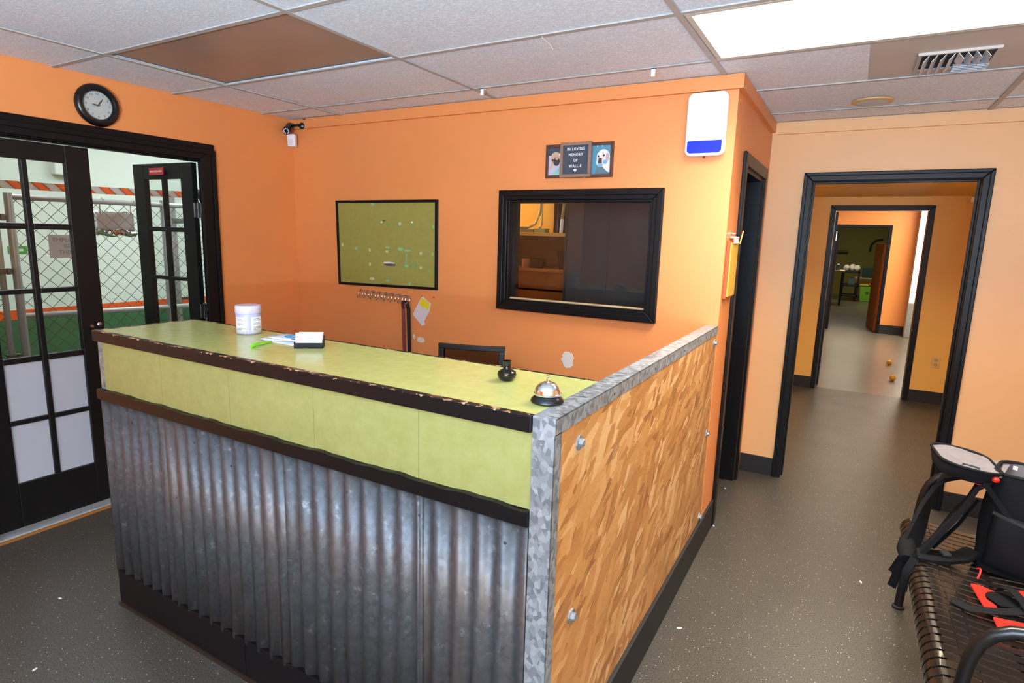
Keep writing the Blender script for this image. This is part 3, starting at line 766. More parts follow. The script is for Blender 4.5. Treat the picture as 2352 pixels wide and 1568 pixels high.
for (px, py, w1, h1, m) in ((839, 470, .04, .016, M_TAPE3), (863, 470, .035, .02, M_TAPE), (897, 515, .03, .022, M_TAPE3), (924, 515, .024, .026, M_TAPE2), (953, 517, .028, .03, M_TAPE3), (996, 520, .014, .03, M_TAPE),
                            (786, 565, .022, .024, M_TAPE2), (820, 573, .034, .022, M_TAPE), (839, 566, .036, .014, M_TAPE3), (853, 576, .022, .026, M_TAPE2), (896, 569, .05, .02, M_TAPE), (894, 578, .026, .02, M_TAPE2),
                            (925, 572, .05, .026, M_TAPE), (941, 575, .06, .014, M_TAPE), (970, 580, .022, .026, M_TAPE2), (995, 581, .016, .03, M_TAPE), (938, 593, .008, .09, M_TAPE), (938, 609, .034, .024, M_TAPE),
                            (957, 607, .038, .05, M_TAPE3), (970, 612, .022, .02, M_TAPE2), (853, 609, .022, .026, M_TAPE2), (995, 618, .014, .03, M_TAPE3), (857, 643, .05, .026, M_TAPE2), (894, 646, .045, .018, M_TAPE), (945, 650, .022, .024, M_TAPE)):
    scrap(px, py, w1, h1, m)
scrap(898, 604, .115, .012, mat('torn_white', srgb(220, 214, 220), .7), 'torn_paper'); scrap(901, 609, .12, .02, mat('torn_plum', srgb(92, 68, 76), .7), 'torn_paper')
for (px, py, m) in ((883, 511, M_WHITE), (951, 511, M_WHITE), (1000, 660, M_WHITE)):
    c0 = bl(.02+.96*(px-778)/223, .03+.94*(1-(py-467)/188))
    MB().lathe([(.006, 0), (.006, .004), (.003, .008)], (c0.x, YB-.008, c0.y), 10, '-y').build('push_pin', m, gb)
scrap(888, 507, .03, .012, mat('dark_green_scrap', srgb(66, 92, 44), .6), 'torn_paper')

# wire hook rail
hr = thing('hook_rail', 'row of looped chrome wire hooks under the green board', 'hooks', (-2.70, YB-.02, 1.14))
e = MB(); P_ = []
for i in range(41):
    t = i/40; x = -2.924+t*.438; P_.append((x, YB-.010, 1.200-.012*t+.0035*math.cos(t*7.5*2*math.pi)))
e.tube(P_, .0036, 6); e.build('rail_wire', M_STEEL, hr, smooth=True)
for k in range(8):
    x = -2.912+k*.0588; z = 1.188-.0018*k
    ringp = [(x+.018*math.cos(2*math.pi*i/16), YB-.014-.010*(1-math.sin(2*math.pi*i/16))/2, z-.012+.020*math.sin(2*math.pi*i/16)) for i in range(16)]
    MB().tube(ringp, .0036, 6, closed=True).build('loop', M_STEEL, hr, smooth=True)
    MB().tube([(x, YB-.024, z-.030), (x, YB-.040, z-.040), (x+.001, YB-.050, z-.036), (x+.001, YB-.052, z-.026)], .0028, 6).build('hook', M_STEEL, hr, smooth=True)
# leash
ls = thing('dog_leash', 'black and dark red strap leash hanging from the last wire hook', 'leash', (-2.51, YB-.03, .5))
MB().ribbon([(-2.533, YB-.012, .42), (-2.534, YB-.012, .8), (-2.540, YB-.014, 1.10), (-2.538, YB-.022, 1.135), (-2.525, YB-.032, 1.152)], [(1, .6, 0)]*5, .022, .003).build('red_strap', mat('dark_red_strap', srgb(112, 22, 26), .5), ls)
MB().ribbon([(-2.525, YB-.034, 1.152), (-2.508, YB-.034, 1.154), (-2.497, YB-.028, 1.138), (-2.493, YB-.018, 1.10), (-2.490, YB-.014, .8), (-2.490, YB-.014, .42)], [(0, 1, .2), (.2, 1, 0), (1, .5, 0), (1, .1, 0), (1, 0, 0), (1, 0, 0)], .028, .003).build('black_strap', M_BLACKM, ls)
# pinned pouch
po = thing('paper_pouch', 'white paper packet with yellow corner pinned askew on orange wall', 'packet', (-2.40, YB-.01, 1.0))
pq = [(-2.390, 1.196), (-2.322, 1.150), (-2.330, 1.105), (-2.372, 1.035), (-2.392, 1.000), (-2.47, 1.068)]
M_PK = mat('white_packet', srgb(216, 208, 214), .6, bump=.4, bscale=30)
MB().prism(pq, fB, .001, .006).build('packet', M_PK, po, bevel=.001)
MB().prism([(-2.389, 1.188), (-2.328, 1.147), (-2.341, 1.106), (-2.368, 1.128), (-2.385, 1.118), (-2.411, 1.142)], fB, .006, .0066).build('yellow_print', mat('yellow_print', srgb(228, 206, 20), .6), po)
MB().prism([(-2.392, 1.000), (-2.364, 1.012), (-2.372, 1.035), (-2.398, 1.02)], fB, .006, .010).build('folded_corner', M_PK, po)
MB().lathe([(.005, 0), (.005, .003), (.003, .008)], (-2.391, YB-.006, 1.194), 10, '-y').build('push_pin', mat('pink_pin', srgb(200, 60, 110), .4), po)
MB().lathe([(.005, 0), (.005, .003), (.003, .008)], (-2.30, YB, 1.193), 10, '-y').build('push_pin', MATS['pink_pin'], label='pink push pin in orange wall right of the paper packet', cat='pin')

# memorial frames
M_FRD = mat('dark_walnut_frame', srgb(84, 50, 34), .45, var=.25, vscale=60)
M_FRL = mat('greyed_wood_frame', srgb(140, 108, 92), .5, var=.15, vscale=60)
def frame(root, x0, x1, z0, z1, bw, d0, d1, m):
    for poly in ([(x0, z0), (x1, z0), (x1-bw, z0+bw), (x0+bw, z0+bw)], [(x0, z1), (x0+bw, z1-bw), (x1-bw, z1-bw), (x1, z1)], [(x0, z0), (x0+bw, z0+bw), (x0+bw, z1-bw), (x0, z1)], [(x1, z0), (x1, z1), (x1-bw, z1-bw), (x1-bw, z0+bw)]):
        MB().prism(poly, fB, d0, d1).build('frame_bar', m, root, bevel=.0015)
def photo(root, x0, x1, z0, z1, d, layers):
    pic = MB().prism([(x0, z0), (x1, z0), (x1, z1), (x0, z1)], fB, d-.002, d).build('photo_print', layers[0], root)
    dd = d
    for (m, pts) in layers[1:]:
        dd += .00025
        q = [(min(max(x0+(x1-x0)*a, x0), x1), min(max(z0+(z1-z0)*b, z0), z1)) for a, b in pts]
        MB().prism(q, fB, dd-.0004, dd).build('photo_tone', m, pic)
def ell(cx, cy, rx, ry, n=14, rot=0):
    return [(cx+rx*math.cos(2*math.pi*k/n)*math.cos(rot)-ry*math.sin(2*math.pi*k/n)*math.sin(rot), cy+rx*math.cos(2*math.pi*k/n)*math.sin(rot)+ry*math.sin(2*math.pi*k/n)*math.cos(rot)) for k in range(n)]
def pm(n, *c): return mat('print_'+n, srgb(*c), .35)
T_SL, T_FAWN, T_CREAM, T_DK, T_MINT, T_LIL, T_TEAL, T_WH, T_BLUE, T_GR, T_PINK = pm('slate', 62, 74, 88), pm('fawn', 204, 166, 142), pm('cream', 226, 208, 196), pm('dark', 62, 58, 60), pm('mint', 136, 190, 176), pm('lilac', 190, 186, 204), pm('teal', 84, 140, 164), pm('white', 232, 224, 224), pm('blue', 110, 170, 232), pm('greyteal', 92, 120, 128), pm('pinkish', 190, 160, 168)
f1 = thing('photo_frame', 'dark wooden photo frame showing a resting tan dog', 'picture frame', (-1.43, YB-.01, 1.911))
frame(f1, -1.528, -1.300, 1.911, 2.087, .016, 0, .014, M_FRD)
photo(f1, -1.514, -1.314, 1.925, 2.073, .006, [T_SL,
    (T_LIL, [(0, .05), (.45, .3), (.45, .62), (0, .72)]), (T_MINT, [(.08, 0), (.45, 0), (.45, .40), (.28, .22)]), (T_LIL, [(0, .0), (.09, 0), (.26, .2), (.3, .34), (.18, .38), (0, .24)]),
    (T_FAWN, ell(.22, .60, .16, .24)), (T_FAWN, [(.02, .22), (.10, .45), (.18, .42), (.08, .22)]), (T_DK, ell(.25, .50, .10, .16)), (T_FAWN, ell(.26, .60, .05, .05)), (T_DK, ell(.13, .55, .025, .05)), (T_CREAM, [(.3, .7), (.45, .66), (.45, .8), (.34, .8)])])
f2 = thing('photo_frame', 'dark wooden photo frame showing a pale dog on teal', 'picture frame', (-1.20, YB-.01, 1.909))
frame(f2, -1.290, -1.138, 1.910, 2.088, .016, 0, .014, M_FRD)
photo(f2, -1.276, -1.152, 1.924, 2.074, .006, [T_TEAL,
    (T_GR, [(.3, 0), (1, 0), (1, .3), (.4, .35)]), (T_LIL, ell(.38, .96, .04, .03)), (T_LIL, ell(.60, .96, .04, .03)), (T_WH, ell(.66, .58, .30, .27)), (T_WH, [(.65, .35), (.98, .5), (1, .72), (1, .05), (.85, .1), (.62, .28)]), (T_CREAM, ell(.55, .45, .20, .2)),
    (T_PINK, ell(.84, .58, .07, .15)), (T_DK, ell(.44, .62, .04, .04)), (T_DK, ell(.68, .64, .05, .04)), (T_DK, [(.46, .56), (.60, .56), (.62, .38), (.44, .38)]), (T_BLUE, ell(.54, .32, .12, .06)), (T_BLUE, ell(.76, .42, .10, .07))])
lb = thing('letter_board', 'grey letter board with white lettering and heart between photo frames', 'sign', (-1.343, YB-.02, 1.911))
frame(lb, -1.432, -1.254, 1.911, 2.091, .016, .014, .034, M_FRL)
felt = MB().prism([(-1.418, 1.925), (-1.268, 1.925), (-1.268, 2.077), (-1.418, 2.077)], fB, .014, .022).build('felt_panel', mat('grey_felt', srgb(72, 76, 86), .9), lb)
for k in range(27):
    z = 1.929+k*.00555
    MB().box(-1.417, -1.269, YB-.0232, YB-.022, z, z+.0034).build('felt_rib', MATS['grey_felt'], felt)
M_LET = mat('letter_white', srgb(236, 236, 236), .5)
for (s_, z) in (('IN LOVING', 2.057), ('MEMORY', 2.027), ('OF', 1.998), ('WALL-E', 1.969)):
    text('lettering', s_, .0215, M_LET, (-1.344, YB-.0245, z), ROT_B, lb, .0008, offset=.00025, sx=.82, sp=1.22)
hp = [(16*math.sin(t)**3, 13*math.cos(t)-5*math.cos(2*t)-2*math.cos(3*t)-math.cos(4*t)) for t in [2*math.pi*k/28 for k in range(28)]]
MB().prism([(-1.344+a*.00055, 1.948+b*.00055) for a, b in hp], fB, .0235, .0255).build('heart', M_LET, lb)

# alarm siren box
al = thing('alarm_box', 'white alarm siren box with blue lens high on orange wall', 'alarm', (-.675, YB-.03, 1.992))
AX, AZ, AW, AH = -.6755, 2.138, .186, .290
MB().prism([(AX+a, AZ+b) for a, b in rrect(AW, AH, .030, 6)], fB, 0, .038).build('cover', M_WHITE, al, bevel=.010, seg=3, smooth=True)
lp = [(-.080, -.075), (.080, -.075), (.080, -.118)]+[(.062+.018*math.cos(R(a)), -.116+.016*math.sin(R(a))) for a in (-30, -60, -90)]+[(-.062+.018*math.cos(R(a)), -.116+.016*math.sin(R(a))) for a in (-90, -120, -150)]+[(-.080, -.118)]
MB().prism([(AX+a, AZ+b) for a, b in lp][::-1], fB, .036, .041).build('lens', mat('blue_lens', srgb(18, 40, 214), .2, bump=.3, bscale=150), al, bevel=.002)
MB().lathe([(.006, 0), (.006, .006), (.003, .009)], (AX, YB-.02, AZ-AH/2-.008), 10).build('red_lamp', mat('red_led', srgb(150, 20, 20), .3), al)

# ================================================================== SIDE WALL: clipped papers
cb = thing('clipboard', 'orange red clipboard with yellow sheet hanging beside side doorway', 'clipboard', (XS+.02, 3.14, 1.31))
MB().box(XS+.001, XS+.018, 3.045, 3.245, 1.315, 1.60).build('board', mat('red_orange_board', srgb(236, 72, 20), .5), cb, bevel=.002)
MB().box(XS+.0185, XS+.024, 3.05, 3.240, 1.325, 1.59).build('yellow_sheet', mat('yellow_sheet', srgb(216, 172, 66), .6, var=.06, vscale=40), cb)
MB().box(XS+.024, XS+.032, 3.09, 3.20, 1.585, 1.615).box(XS+.003, XS+.034, 3.10, 3.19, 1.612, 1.620).build('white_clip', M_WHITE, cb, bevel=.003)
MB().tube([(XS+.036, 3.205, 1.585), (XS+.042, 3.235, 1.650)], .0035, 8).build('pencil', mat('pencil_wood', srgb(196, 150, 90), .5), cb)
MB().tube([(XS+.003, 3.14, 1.635), (XS+.022, 3.14, 1.635)], .004, 8).build('nail', M_STEEL, cb)

# ================================================================== ON THE COUNTER
jr = thing('plastic_jar', 'translucent lilac plastic jar with white labels on the counter', 'jar', (-2.050, 1.490, ZT))
JX, JY, jr_ = -2.050, 1.490, .0465
M_JAR = mat('lilac_plastic', srgb(172, 170, 204), .3)
MB().lathe([(.042, 0), (jr_, .004), (jr_, .080), (.044, .083)], (JX, JY, ZT+.0005), 40).build('body', M_JAR, jr, smooth=True)
MB().lathe([(.0475, 0), (.0485, .002), (.0485, .024), (.046, .030), (.020, .032), (.0, .0325)], (JX, JY, ZT+.0835), 40).build('lid', mat('lid_plastic', srgb(196, 190, 208), .3), jr, smooth=True)
cdir = math.atan2(-JY, -JX)
M_GREYTXT = mat('label_print', srgb(120, 120, 136), .7)
def jarlabel(a0, a1):
    nseg = 10
    lab = MB().grid(nseg, 1, lambda u, v_: (JX+(jr_+.0006)*math.cos(a0+(a1-a0)*u), JY+(jr_+.0006)*math.sin(a0+(a1-a0)*u), ZT+.008+.062*v_)).build('label', M_PAPER, jr, smooth=True, solid=.0006)
    for k in range(9):
        z = ZT+.020+k*.0052; b0 = a0+.16*(a1-a0); b1 = a0+(.62+.22*((k*37) % 5)/5)*(a1-a0)
        if k in (3, 6): continue
        MB().grid(6, 1, lambda u, v_: (JX+(jr_+.0012)*math.cos(b0+(b1-b0)*u), JY+(jr_+.0012)*math.sin(b0+(b1-b0)*u), z+.0018*v_)).build('label_line', M_GREYTXT, lab, solid=.0003)
jarlabel(cdir-1.25, cdir-.16); jarlabel(cdir+.17, cdir+1.35)
# leaflets
def sheet(name, label, cx, cy, z, w1, h1, rot, m, th=.0012, curl=.004):
    c, s_ = math.cos(R(rot)), math.sin(R(rot))
    t = thing(name, label, 'leaflet', (cx, cy, z))
    def fn(u, v_):
        a, b = (u-.5)*w1, (v_-.5)*h1
        return (cx+a*c-b*s_, cy+a*s_+b*c, z+th/2+curl*(2*u-1)**4)
    MB().grid(8, 4, fn).build('paper', m, t, solid=th, smooth=True)
    return t
sheet('leaflet', 'bottom white leaflet fanned out under two others on counter', -1.790, 1.465, ZT+.0003, .185, .105, -4, M_PAPER, .002, .002)
sheet('leaflet', 'middle white leaflet fanned out left of card holder', -1.815, 1.490, ZT+.0035, .175, .10, 24, M_PAPER, .002, .003)
TX, TY = -1.785, 1.497
t3 = sheet('leaflet', 'top leaflet with blue and purple ovals behind card holder', TX, TY, ZT+.0080, .175, .10, 10, M_PAPER, .002, .003)
c, s_ = math.cos(R(10)), math.sin(R(10))
def oval(cx, cy, rx, ry, m, dz):
    pts = [(TX+(cx+rx*math.cos(2*math.pi*k/20))*c-(cy+ry*math.sin(2*math.pi*k/20))*s_, TY+(cx+rx*math.cos(2*math.pi*k/20))*s_+(cy+ry*math.sin(2*math.pi*k/20))*c) for k in range(20)]
    MB().prism(pts, lambda a, b, d: (a, b, d), ZT+.0095, ZT+dz).build('printed_oval', m, t3)
oval(-.015, .012, .046, .030, mat('print_cyan', srgb(62, 160, 206), .5), .0114); oval(-.012, .014, .022, .012, mat('print_cyan_pale', srgb(120, 190, 222), .5), .0118)
oval(.030, -.032, .030, .010, mat('print_purple', srgb(130, 60, 140), .5), .0112)
# green pen
pn = thing('green_pen', 'bright green pen lying on the counter near the leaflets', 'pen', (-1.80, 1.35, ZT))
pa, pb = Vector((-1.786, 1.305, ZT+.0064)), Vector((-1.812, 1.408, ZT+.0056))
M_PEN = mat('pen_green', srgb(120, 205, 40), .3)
MB().tube([pa, pa.lerp(pb, .08), pa.lerp(pb, .12), pa.lerp(pb, .94), pb], [.004, .0055, .0048, .0046, .002], 12).build('barrel', M_PEN, pn, smooth=True)
MB().tube([pa.lerp(pb, -.02), pa.lerp(pb, .12)], .0062, 12).build('cap_band', M_PEN, pn, smooth=True)
MB().box(-.016, .016, -.002, .002, -.001, .001, 0, Matrix.Translation(pa.lerp(pb, .22)+Vector((.0, -.001, .0065))) @ Matrix.Rotation(math.atan2(.103, -.026), 4, 'Z')).build('clip', M_PEN, pn)
# business card holder, facing the visitors' side
hd = thing('card_holder', 'black card holder full of white business cards', 'card holder', (-1.668, 1.437, ZT))
Mh = Matrix.Translation((-1.637, 1.428, ZT)) @ Matrix.Rotation(R(38), 4, 'Z')
def hb(name, b, m, par=hd, bevel=.001, X=Matrix.Identity(4)):
    return MB().box(*b, 0, Mh @ X).build(name, m, par, bevel=bevel)
MB().box(-.049, .049, -.019, .020, .0005, .004, 0, Mh).box(-.049, .049, -.020, -.017, .0005, .020, 0, Mh).box(-.049, -.047, -.020, .020, .0005, .022, 0, Mh).box(.047, .049, -.020, .020, .0005, .030, 0, Mh).box(-.049, .049, .017, .020, .0005, .042, 0, Mh).build('holder', mat('holder_black', srgb(14, 14, 15), .5, spec=.2), hd, bevel=.001)
Xc = Matrix.Translation((0, -.010, .004)) @ Matrix.Rotation(R(-14), 4, 'X')
M_CARD = mat('card_white', srgb(196, 196, 200), .7)
cdp = hb('card_stack', (-.0455, .0455, -.003, .007, 0, .050), M_CARD, X=Xc, bevel=0)
hb('card', (-.036, .0465, .0115, .0125, 0, .054), M_PAPER, X=Xc, bevel=0)
for (a, b, z) in ((-.008, .026, .034), (-.008, .022, .030), (-.008, .014, .024)):
    hb('printed_line', (a, b, -.0034, -.003, z, z+.0016), mat('print_lilac', srgb(158, 150, 186), .7) if z == .034 else MATS['print_lilac'], par=cdp, X=Xc, bevel=0)
lg = [tuple(Mh @ Xc @ Vector((-.029+.007*math.cos(2*math.pi*k/20), -.0034, .026+.007*math.sin(2*math.pi*k/20)))) for k in range(20)]
MB().tube(lg, .0006, 4, closed=True).build('printed_logo', mat('print_salmon', srgb(206, 110, 100), .7), cdp)
lg = [tuple(Mh @ Xc @ Vector((-.029+.003*math.cos(2*math.pi*k/20), -.0034, .026+.004*math.sin(2*math.pi*k/20)))) for k in range(14)]
MB().tube(lg, .0006, 4).build('printed_logo', MATS['print_salmon'], cdp)
# black bulb vase
bv = thing('black_vase', 'small glossy black squat vase with open neck on the counter', 'vase', (-.826, 1.428, ZT))
MB().lathe([(.014, 0), (.019, .0015), (.0255, .010), (.0275, .018), (.0255, .0255), (.018, .031), (.0125, .034), (.0112, .040), (.0112, .054), (.0125, .0575), (.0105, .0575), (.0098, .050), (.009, .044)], (-.826, 1.428, ZT+.0003), 40).build('body', mat('black_glass', srgb(14, 14, 15), .08), bv, smooth=True)
# service bell
be = thing('service_bell', 'chrome service bell on a black base by the end panel', 'bell', (-.622, 1.292, ZT))
bc = (-.628, 1.292, ZT)
MB().lathe([(.0395, 0.0003), (.0425, .004), (.0415, .008), (.035, .0145), (.032, .019), (.028, .0195)], bc, 48).build('base', M_BLACKP, be, smooth=True)
dome = [(.0345, .0205), (.0350, .0215), (.0348, .0245), (.0330, .0255)]+[(.0325*math.cos(R(a)), .0262+.0275*math.sin(R(a))) for a in (5, 15, 25, 35, 45, 55, 65, 75, 84)]
MB().lathe(dome, bc, 56).build('dome', M_CHROME, be, smooth=True)
MB().lathe([(.0045, .0525), (.0045, .060), (.0032, .0615), (.0014, .062), (.0014, .0655), (.0042, .0665), (.0040, .068)], bc, 20).build('plunger', M_CHROME, be, smooth=True)

# ================================================================== OFFICE CHAIR BEHIND THE COUNTER
ch = thing('office_chair', 'black office chair with mesh back behind the counter', 'chair', (-1.58, 2.30, 0))
Mc = Matrix.Translation((-1.645, 2.455, 0)) @ Matrix.Rotation(R(18), 4, 'Z')
def cbx(e, b): return e.box(*b, 0, Mc)
def cp(*q): return tuple(Mc @ Vector(q))
MB().prism(rrect(.46, .46, .08, 5), lambda a, b, d: cp(a, b-.28, d), .44, .51).build('seat', M_FABRIC, ch, bevel=.02, smooth=True)
ZB0, ZB1 = .58, 1.035
def bk(u, z, d):   # back surface leaning away from the counter
    return cp(u*(.165+.012*(z-ZB0)/(ZB1-ZB0))*1.0, .0+.06*(z-ZB0)+.02*(u*u)+d, z)
for poly in ([(-1, ZB1), (1, ZB1), (1, ZB1-.028), (-1, ZB1-.028)], [(-1, ZB0), (1, ZB0), (1, ZB0+.03), (-1, ZB0+.03)]):
    MB().grid(8, 1, lambda u, v_, p=poly: bk(-1+2*u, p[0][1]+(p[2][1]-p[0][1])*v_, 0)).build('back_frame', M_BLACKM, ch, solid=.024, bevel=.004)
for s in (-1, 1):
    MB().grid(1, 8, lambda u, v_, s=s: bk(s*(1-.17*u), ZB0+.03+(ZB1-ZB0-.058)*v_, 0)).build('back_frame', M_BLACKM, ch, solid=.024, bevel=.004)
m, nt, p = base('chair_mesh', .7); v = coords(nt, world=False)
M_CMESH = glass('chair_mesh_net', (.16, .14, .13, 1), .6, 1.3)
M_CMESH.node_tree.nodes['Glossy BSDF'].inputs['Color'].default_value = (.05, .05, .05, 1)
MB().grid(8, 6, lambda u, v_: bk(-.85+1.7*u, ZB0+.025+(ZB1-ZB0-.05)*v_, .0)).build('back_mesh', M_CMESH, ch)
MB().tube([cp(0, .05, .60), cp(0, .10, .50), cp(0, .0, .43), cp(0, -.2, .425)], .018, 8).build('back_support', M_BLACKM, ch)
MB().tube([cp(0, -.28, .08), cp(0, -.28, .44)], .025, 12).build('gas_post', M_BLACKP, ch)
for k in range(5):
    a = R(72*k+10); ex, ey = .27*math.cos(a), -.28+.27*math.sin(a)
    MB().tube([cp(0, -.28, .10), cp(ex, ey, .065)], [.024, .014], 8).build('base_leg', M_BLACKP, ch)
    MB().tube([cp(ex-.018, ey, .028), cp(ex+.018, ey, .028)], .027, 14).build('caster', M_BLACKP, ch)

# ================================================================== OFFICE SEEN THROUGH THE WINDOW
OY = 4.72
M_OFF = mat('office_yellow_paint', srgb(232, 172, 70), .6)
box('wall_office', M_OFF, (XL, XS-.145, OY, OY+.1, 0, HC+.1), kind=S)
box('floor', M_FLOOR, (XL, XS-.0, YB+.12, OY, -.06, -.001), kind=S)
box('ceiling', M_TILES, (XL, XS-.145, YB+.12, OY, HC+.05, HC+.1), kind=S)
troffer('ceiling light panel inside the office behind the window', -3.3, -2.5, 4.05, 4.5, HC+.02, E_OFFICE, (1, .85, .6, 1))
hu = thing('desk_hutch', 'brown wooden desk hutch with shelves seen through the window', 'hutch', (-2.6, 4.5, 0))
HX0, HX1, HY0, HY1 = -3.35, -1.62, 4.33, 4.70
M_BACK = mat('hutch_back', srgb(110, 62, 32), .5, var=.12, vscale=6)
def hbx(n, b, m): return box(n, m, b, hu, bevel=.002)
hbx('top_shelf', (HX0, HX1, HY0, HY1, 1.600, 1.628), M_WOODL)
hbx('lower_shelf', (HX0+.02, HX1-.02, HY0, HY1-.012, 1.312, 1.337), M_WOOD)
hbx('back_panel', (HX0+.02, HX1-.02, HY1-.012, HY1, .76, 1.60), M_BACK)
hbx('side_panel', (HX0, HX0+.02, HY0, HY1, 0, 1.60), M_WOOD); hbx('side_panel', (HX1-.02, HX1, HY0, HY1, 0, 1.60), M_WOOD)
hbx('apron', (HX0+.02, HX1-.02, HY0+.12, HY0+.14, 1.16, 1.312), M_WOOD)
hbx('desk_top', (HX0+.02, HX1-.02, HY0-.28, HY1-.012, .74, .765), M_WOOD)
hbx('front_panel', (HX0+.20, HX1-.02, HY0+.06, HY0+.08, .765, 1.15), M_WOOD)
hbx('modesty_panel', (HX0+.02, HX1-.02, HY1-.03, HY1-.012, .1, .74), M_BACK)
box('sticky_pad', mat('sage_pad', srgb(150, 160, 110), .7), (-2.30, -2.20, 4.36, 4.44, 1.628, 1.662), label='sage green block of notes on top shelf of the hutch', cat='notepad', bevel=.002)
box('ledger', mat('grey_ledger', srgb(120, 118, 90), .7), (-2.52, -2.315, 4.37, 4.52, 1.628, 1.655), label='flat grey green box on top shelf of the hutch', cat='box', bevel=.002)
e = MB(); e.tube([(-2.39, 4.62, 2.3), (-2.385, 4.62, 2.0), (-2.375, 4.60, 1.80), (-2.40, 4.56, 1.70), (-2.43, 4.48, 1.668), (-2.48, 4.40, 1.668)], .012, 8)
e.tube([(-2.37, 4.63, 2.3), (-2.372, 4.63, 2.0), (-2.36, 4.61, 1.80), (-2.34, 4.56, 1.70), (-2.33, 4.52, 1.67)], .010, 8)
e.build('cable_bundle', mat('cream_cable', srgb(210, 180, 120), .5), label='cream cable bundle running down office wall behind hutch', cat='cable', smooth=True)
e = MB(); e.tube([(-2.075, 4.40, 1.6285), (-2.068, 4.40, 1.74)], .014, 10, 0); e.tube([(-2.068, 4.40, 1.74), (-2.055, 4.40, 1.862)], .013, 10, 1); e.tube([(-2.055, 4.40, 1.862), (-2.035, 4.40, 1.866), (-2.012, 4.40, 1.852)], .009, 8, 1)
e.build('monitor_stand', [M_WHITE, mat('khaki_tube', srgb(150, 130, 70), .5)], label='white and khaki bent tube standing on the top shelf', cat='stand', smooth=True)
MB().box(-2.22, -1.66, 4.655, 4.69, 1.629, 2.04).box(-2.22, -2.18, 4.55, 4.69, 1.629, 2.04).build('dark_screen', M_BLACKP, label='dark monitor panel standing on top shelf of the hutch', cat='monitor', bevel=.004)
MB().lathe([(.030, 0), (.034, .004), (.034, .070), (.02, .075)], (-2.40, 4.42, 1.3375), 20).build('pink_cup', mat('dusty_pink', srgb(190, 130, 110), .6), label='dusty pink cup on the lower hutch shelf', cat='cup', smooth=True)
MB().prism([(-2.36, 1.3375), (-2.24, 1.3375), (-2.225, 1.39), (-2.25, 1.41), (-2.34, 1.415)], lambda a, b, d: (a, d, b), 4.40, 4.48).build('tape_dispenser', M_BLACKP, label='dark desk tape dispenser on the lower hutch shelf', cat='dispenser', bevel=.004)
MB().prism([(-2.075, 1.3375), (-1.96, 1.3375), (-1.93, 1.48), (-2.10, 1.48)], lambda a, b, d: (a, d, b), 4.38, 4.50).build('pen_bin', M_BLACKP, label='tapered black bin on the lower hutch shelf', cat='bin', bevel=.003)
db = thing('dark_divider', 'dark upright board standing close behind right part of the window', 'board', (-1.15, 3.28, .0))
box('panel', mat('dark_plum_board', srgb(40, 31, 33), .5, bump=.2, bscale=120), (-1.500, -.72, 3.27, 3.29, .02, 2.10), db)
box('frame_post', M_BLACKM, (-1.512, -1.500, 3.262, 3.298, 0, 2.12), db); box('frame_post', M_BLACKM, (-.72, -.705, 3.262, 3.298, 0, 2.12), db)
box('inset', mat('dark_slate_board', srgb(36, 36, 39), .5), (-1.49, -1.24, 3.266, 3.270, 1.28, 1.80), db)
box('foot', M_BLACKM, (-1.52, -.70, 3.20, 3.36, 0, .02), db)

# ================================================================== KENNEL ROOM BEYOND THE FRENCH DOORS
KX = -6.3
kw = MB().box(KX-.1, KX, -1.2, 5.0, .0, 2.9).build('wall_kennel_back', M_KWHITE, kind=S)
box('green_dado', M_GREENDADO, (KX, KX+.004, -1.2, 4.9, 0, .752), kw); box('orange_stripe', M_ORSTRIPE, (KX, KX+.004, -1.2, 4.9, .752, .835), kw)
ke = MB().box(KX, XL-LT, 4.9, 5.0, 0, 2.9).build('wall_kennel_end', M_KWHITE, kind=S)
box('green_dado', M_GREENDADO, (KX, XL-LT, 4.896, 4.9, 0, .752), ke); box('orange_stripe', M_ORSTRIPE, (KX, XL-LT, 4.896, 4.9, .752, .835), ke)
MB().box(KX, XL-LT, -1.3, -1.2, 0, 2.9).build('wall_kennel_side', M_KWHITE, kind=S)
MB().box(XL-LT-.004, XL-LT, YB+.12, 4.9, 0, 2.9).box(XL-LT-.004, XL-LT, -1.2, YB+.12, HC+.1, 2.9).build('wall_kennel_inner', M_KWHITE, kind=S)
box('ceiling', M_KWHITE, (KX, XL-LT, -1.2, 4.9, 2.85, 2.9), kind=S)
troffer('ceiling light panel in the kennel room', -5.4, -4.2, 1.6, 2.2, 2.83, E_KENNEL, (.92, 1, 1, 1), None)
troffer('second ceiling light panel in the kennel room', -5.4, -4.2, 3.3, 3.9, 2.83, E_KENNEL, (.92, 1, 1, 1), None)
# chain-link run
FXK = -4.70
kf = thing('chain_link_fence', 'galvanised chain link kennel fence seen through french doors', 'fence', (FXK, 2.6, 0))
M_TUBE = mat('galv_tube', srgb(182, 186, 192), .3, metal=.45)
M_WIRE = mat('fence_wire', srgb(96, 84, 66), .5, metal=.2)
def ft(name, pts, r=.019): return MB().tube(pts, r, 14).build(name, M_TUBE, kf, smooth=True)
FY0, FY1 = 1.735, 4.2
ft('top_rail', [(FXK, FY0, 1.752), (FXK, FY1, 1.760)]); ft('bottom_rail', [(FXK, FY0, .985), (FXK, FY1, .925)])
ft('post', [(FXK, FY0, 0), (FXK, FY0, 1.775)], .024); ft('post', [(FXK, 2.72, 0), (FXK, 2.72, 1.79)], .026); ft('post', [(FXK, FY1, 0), (FXK, FY1, 1.79)], .026)
ft('ground_rail', [(FXK, FY0, .12), (FXK, FY1, .12)])
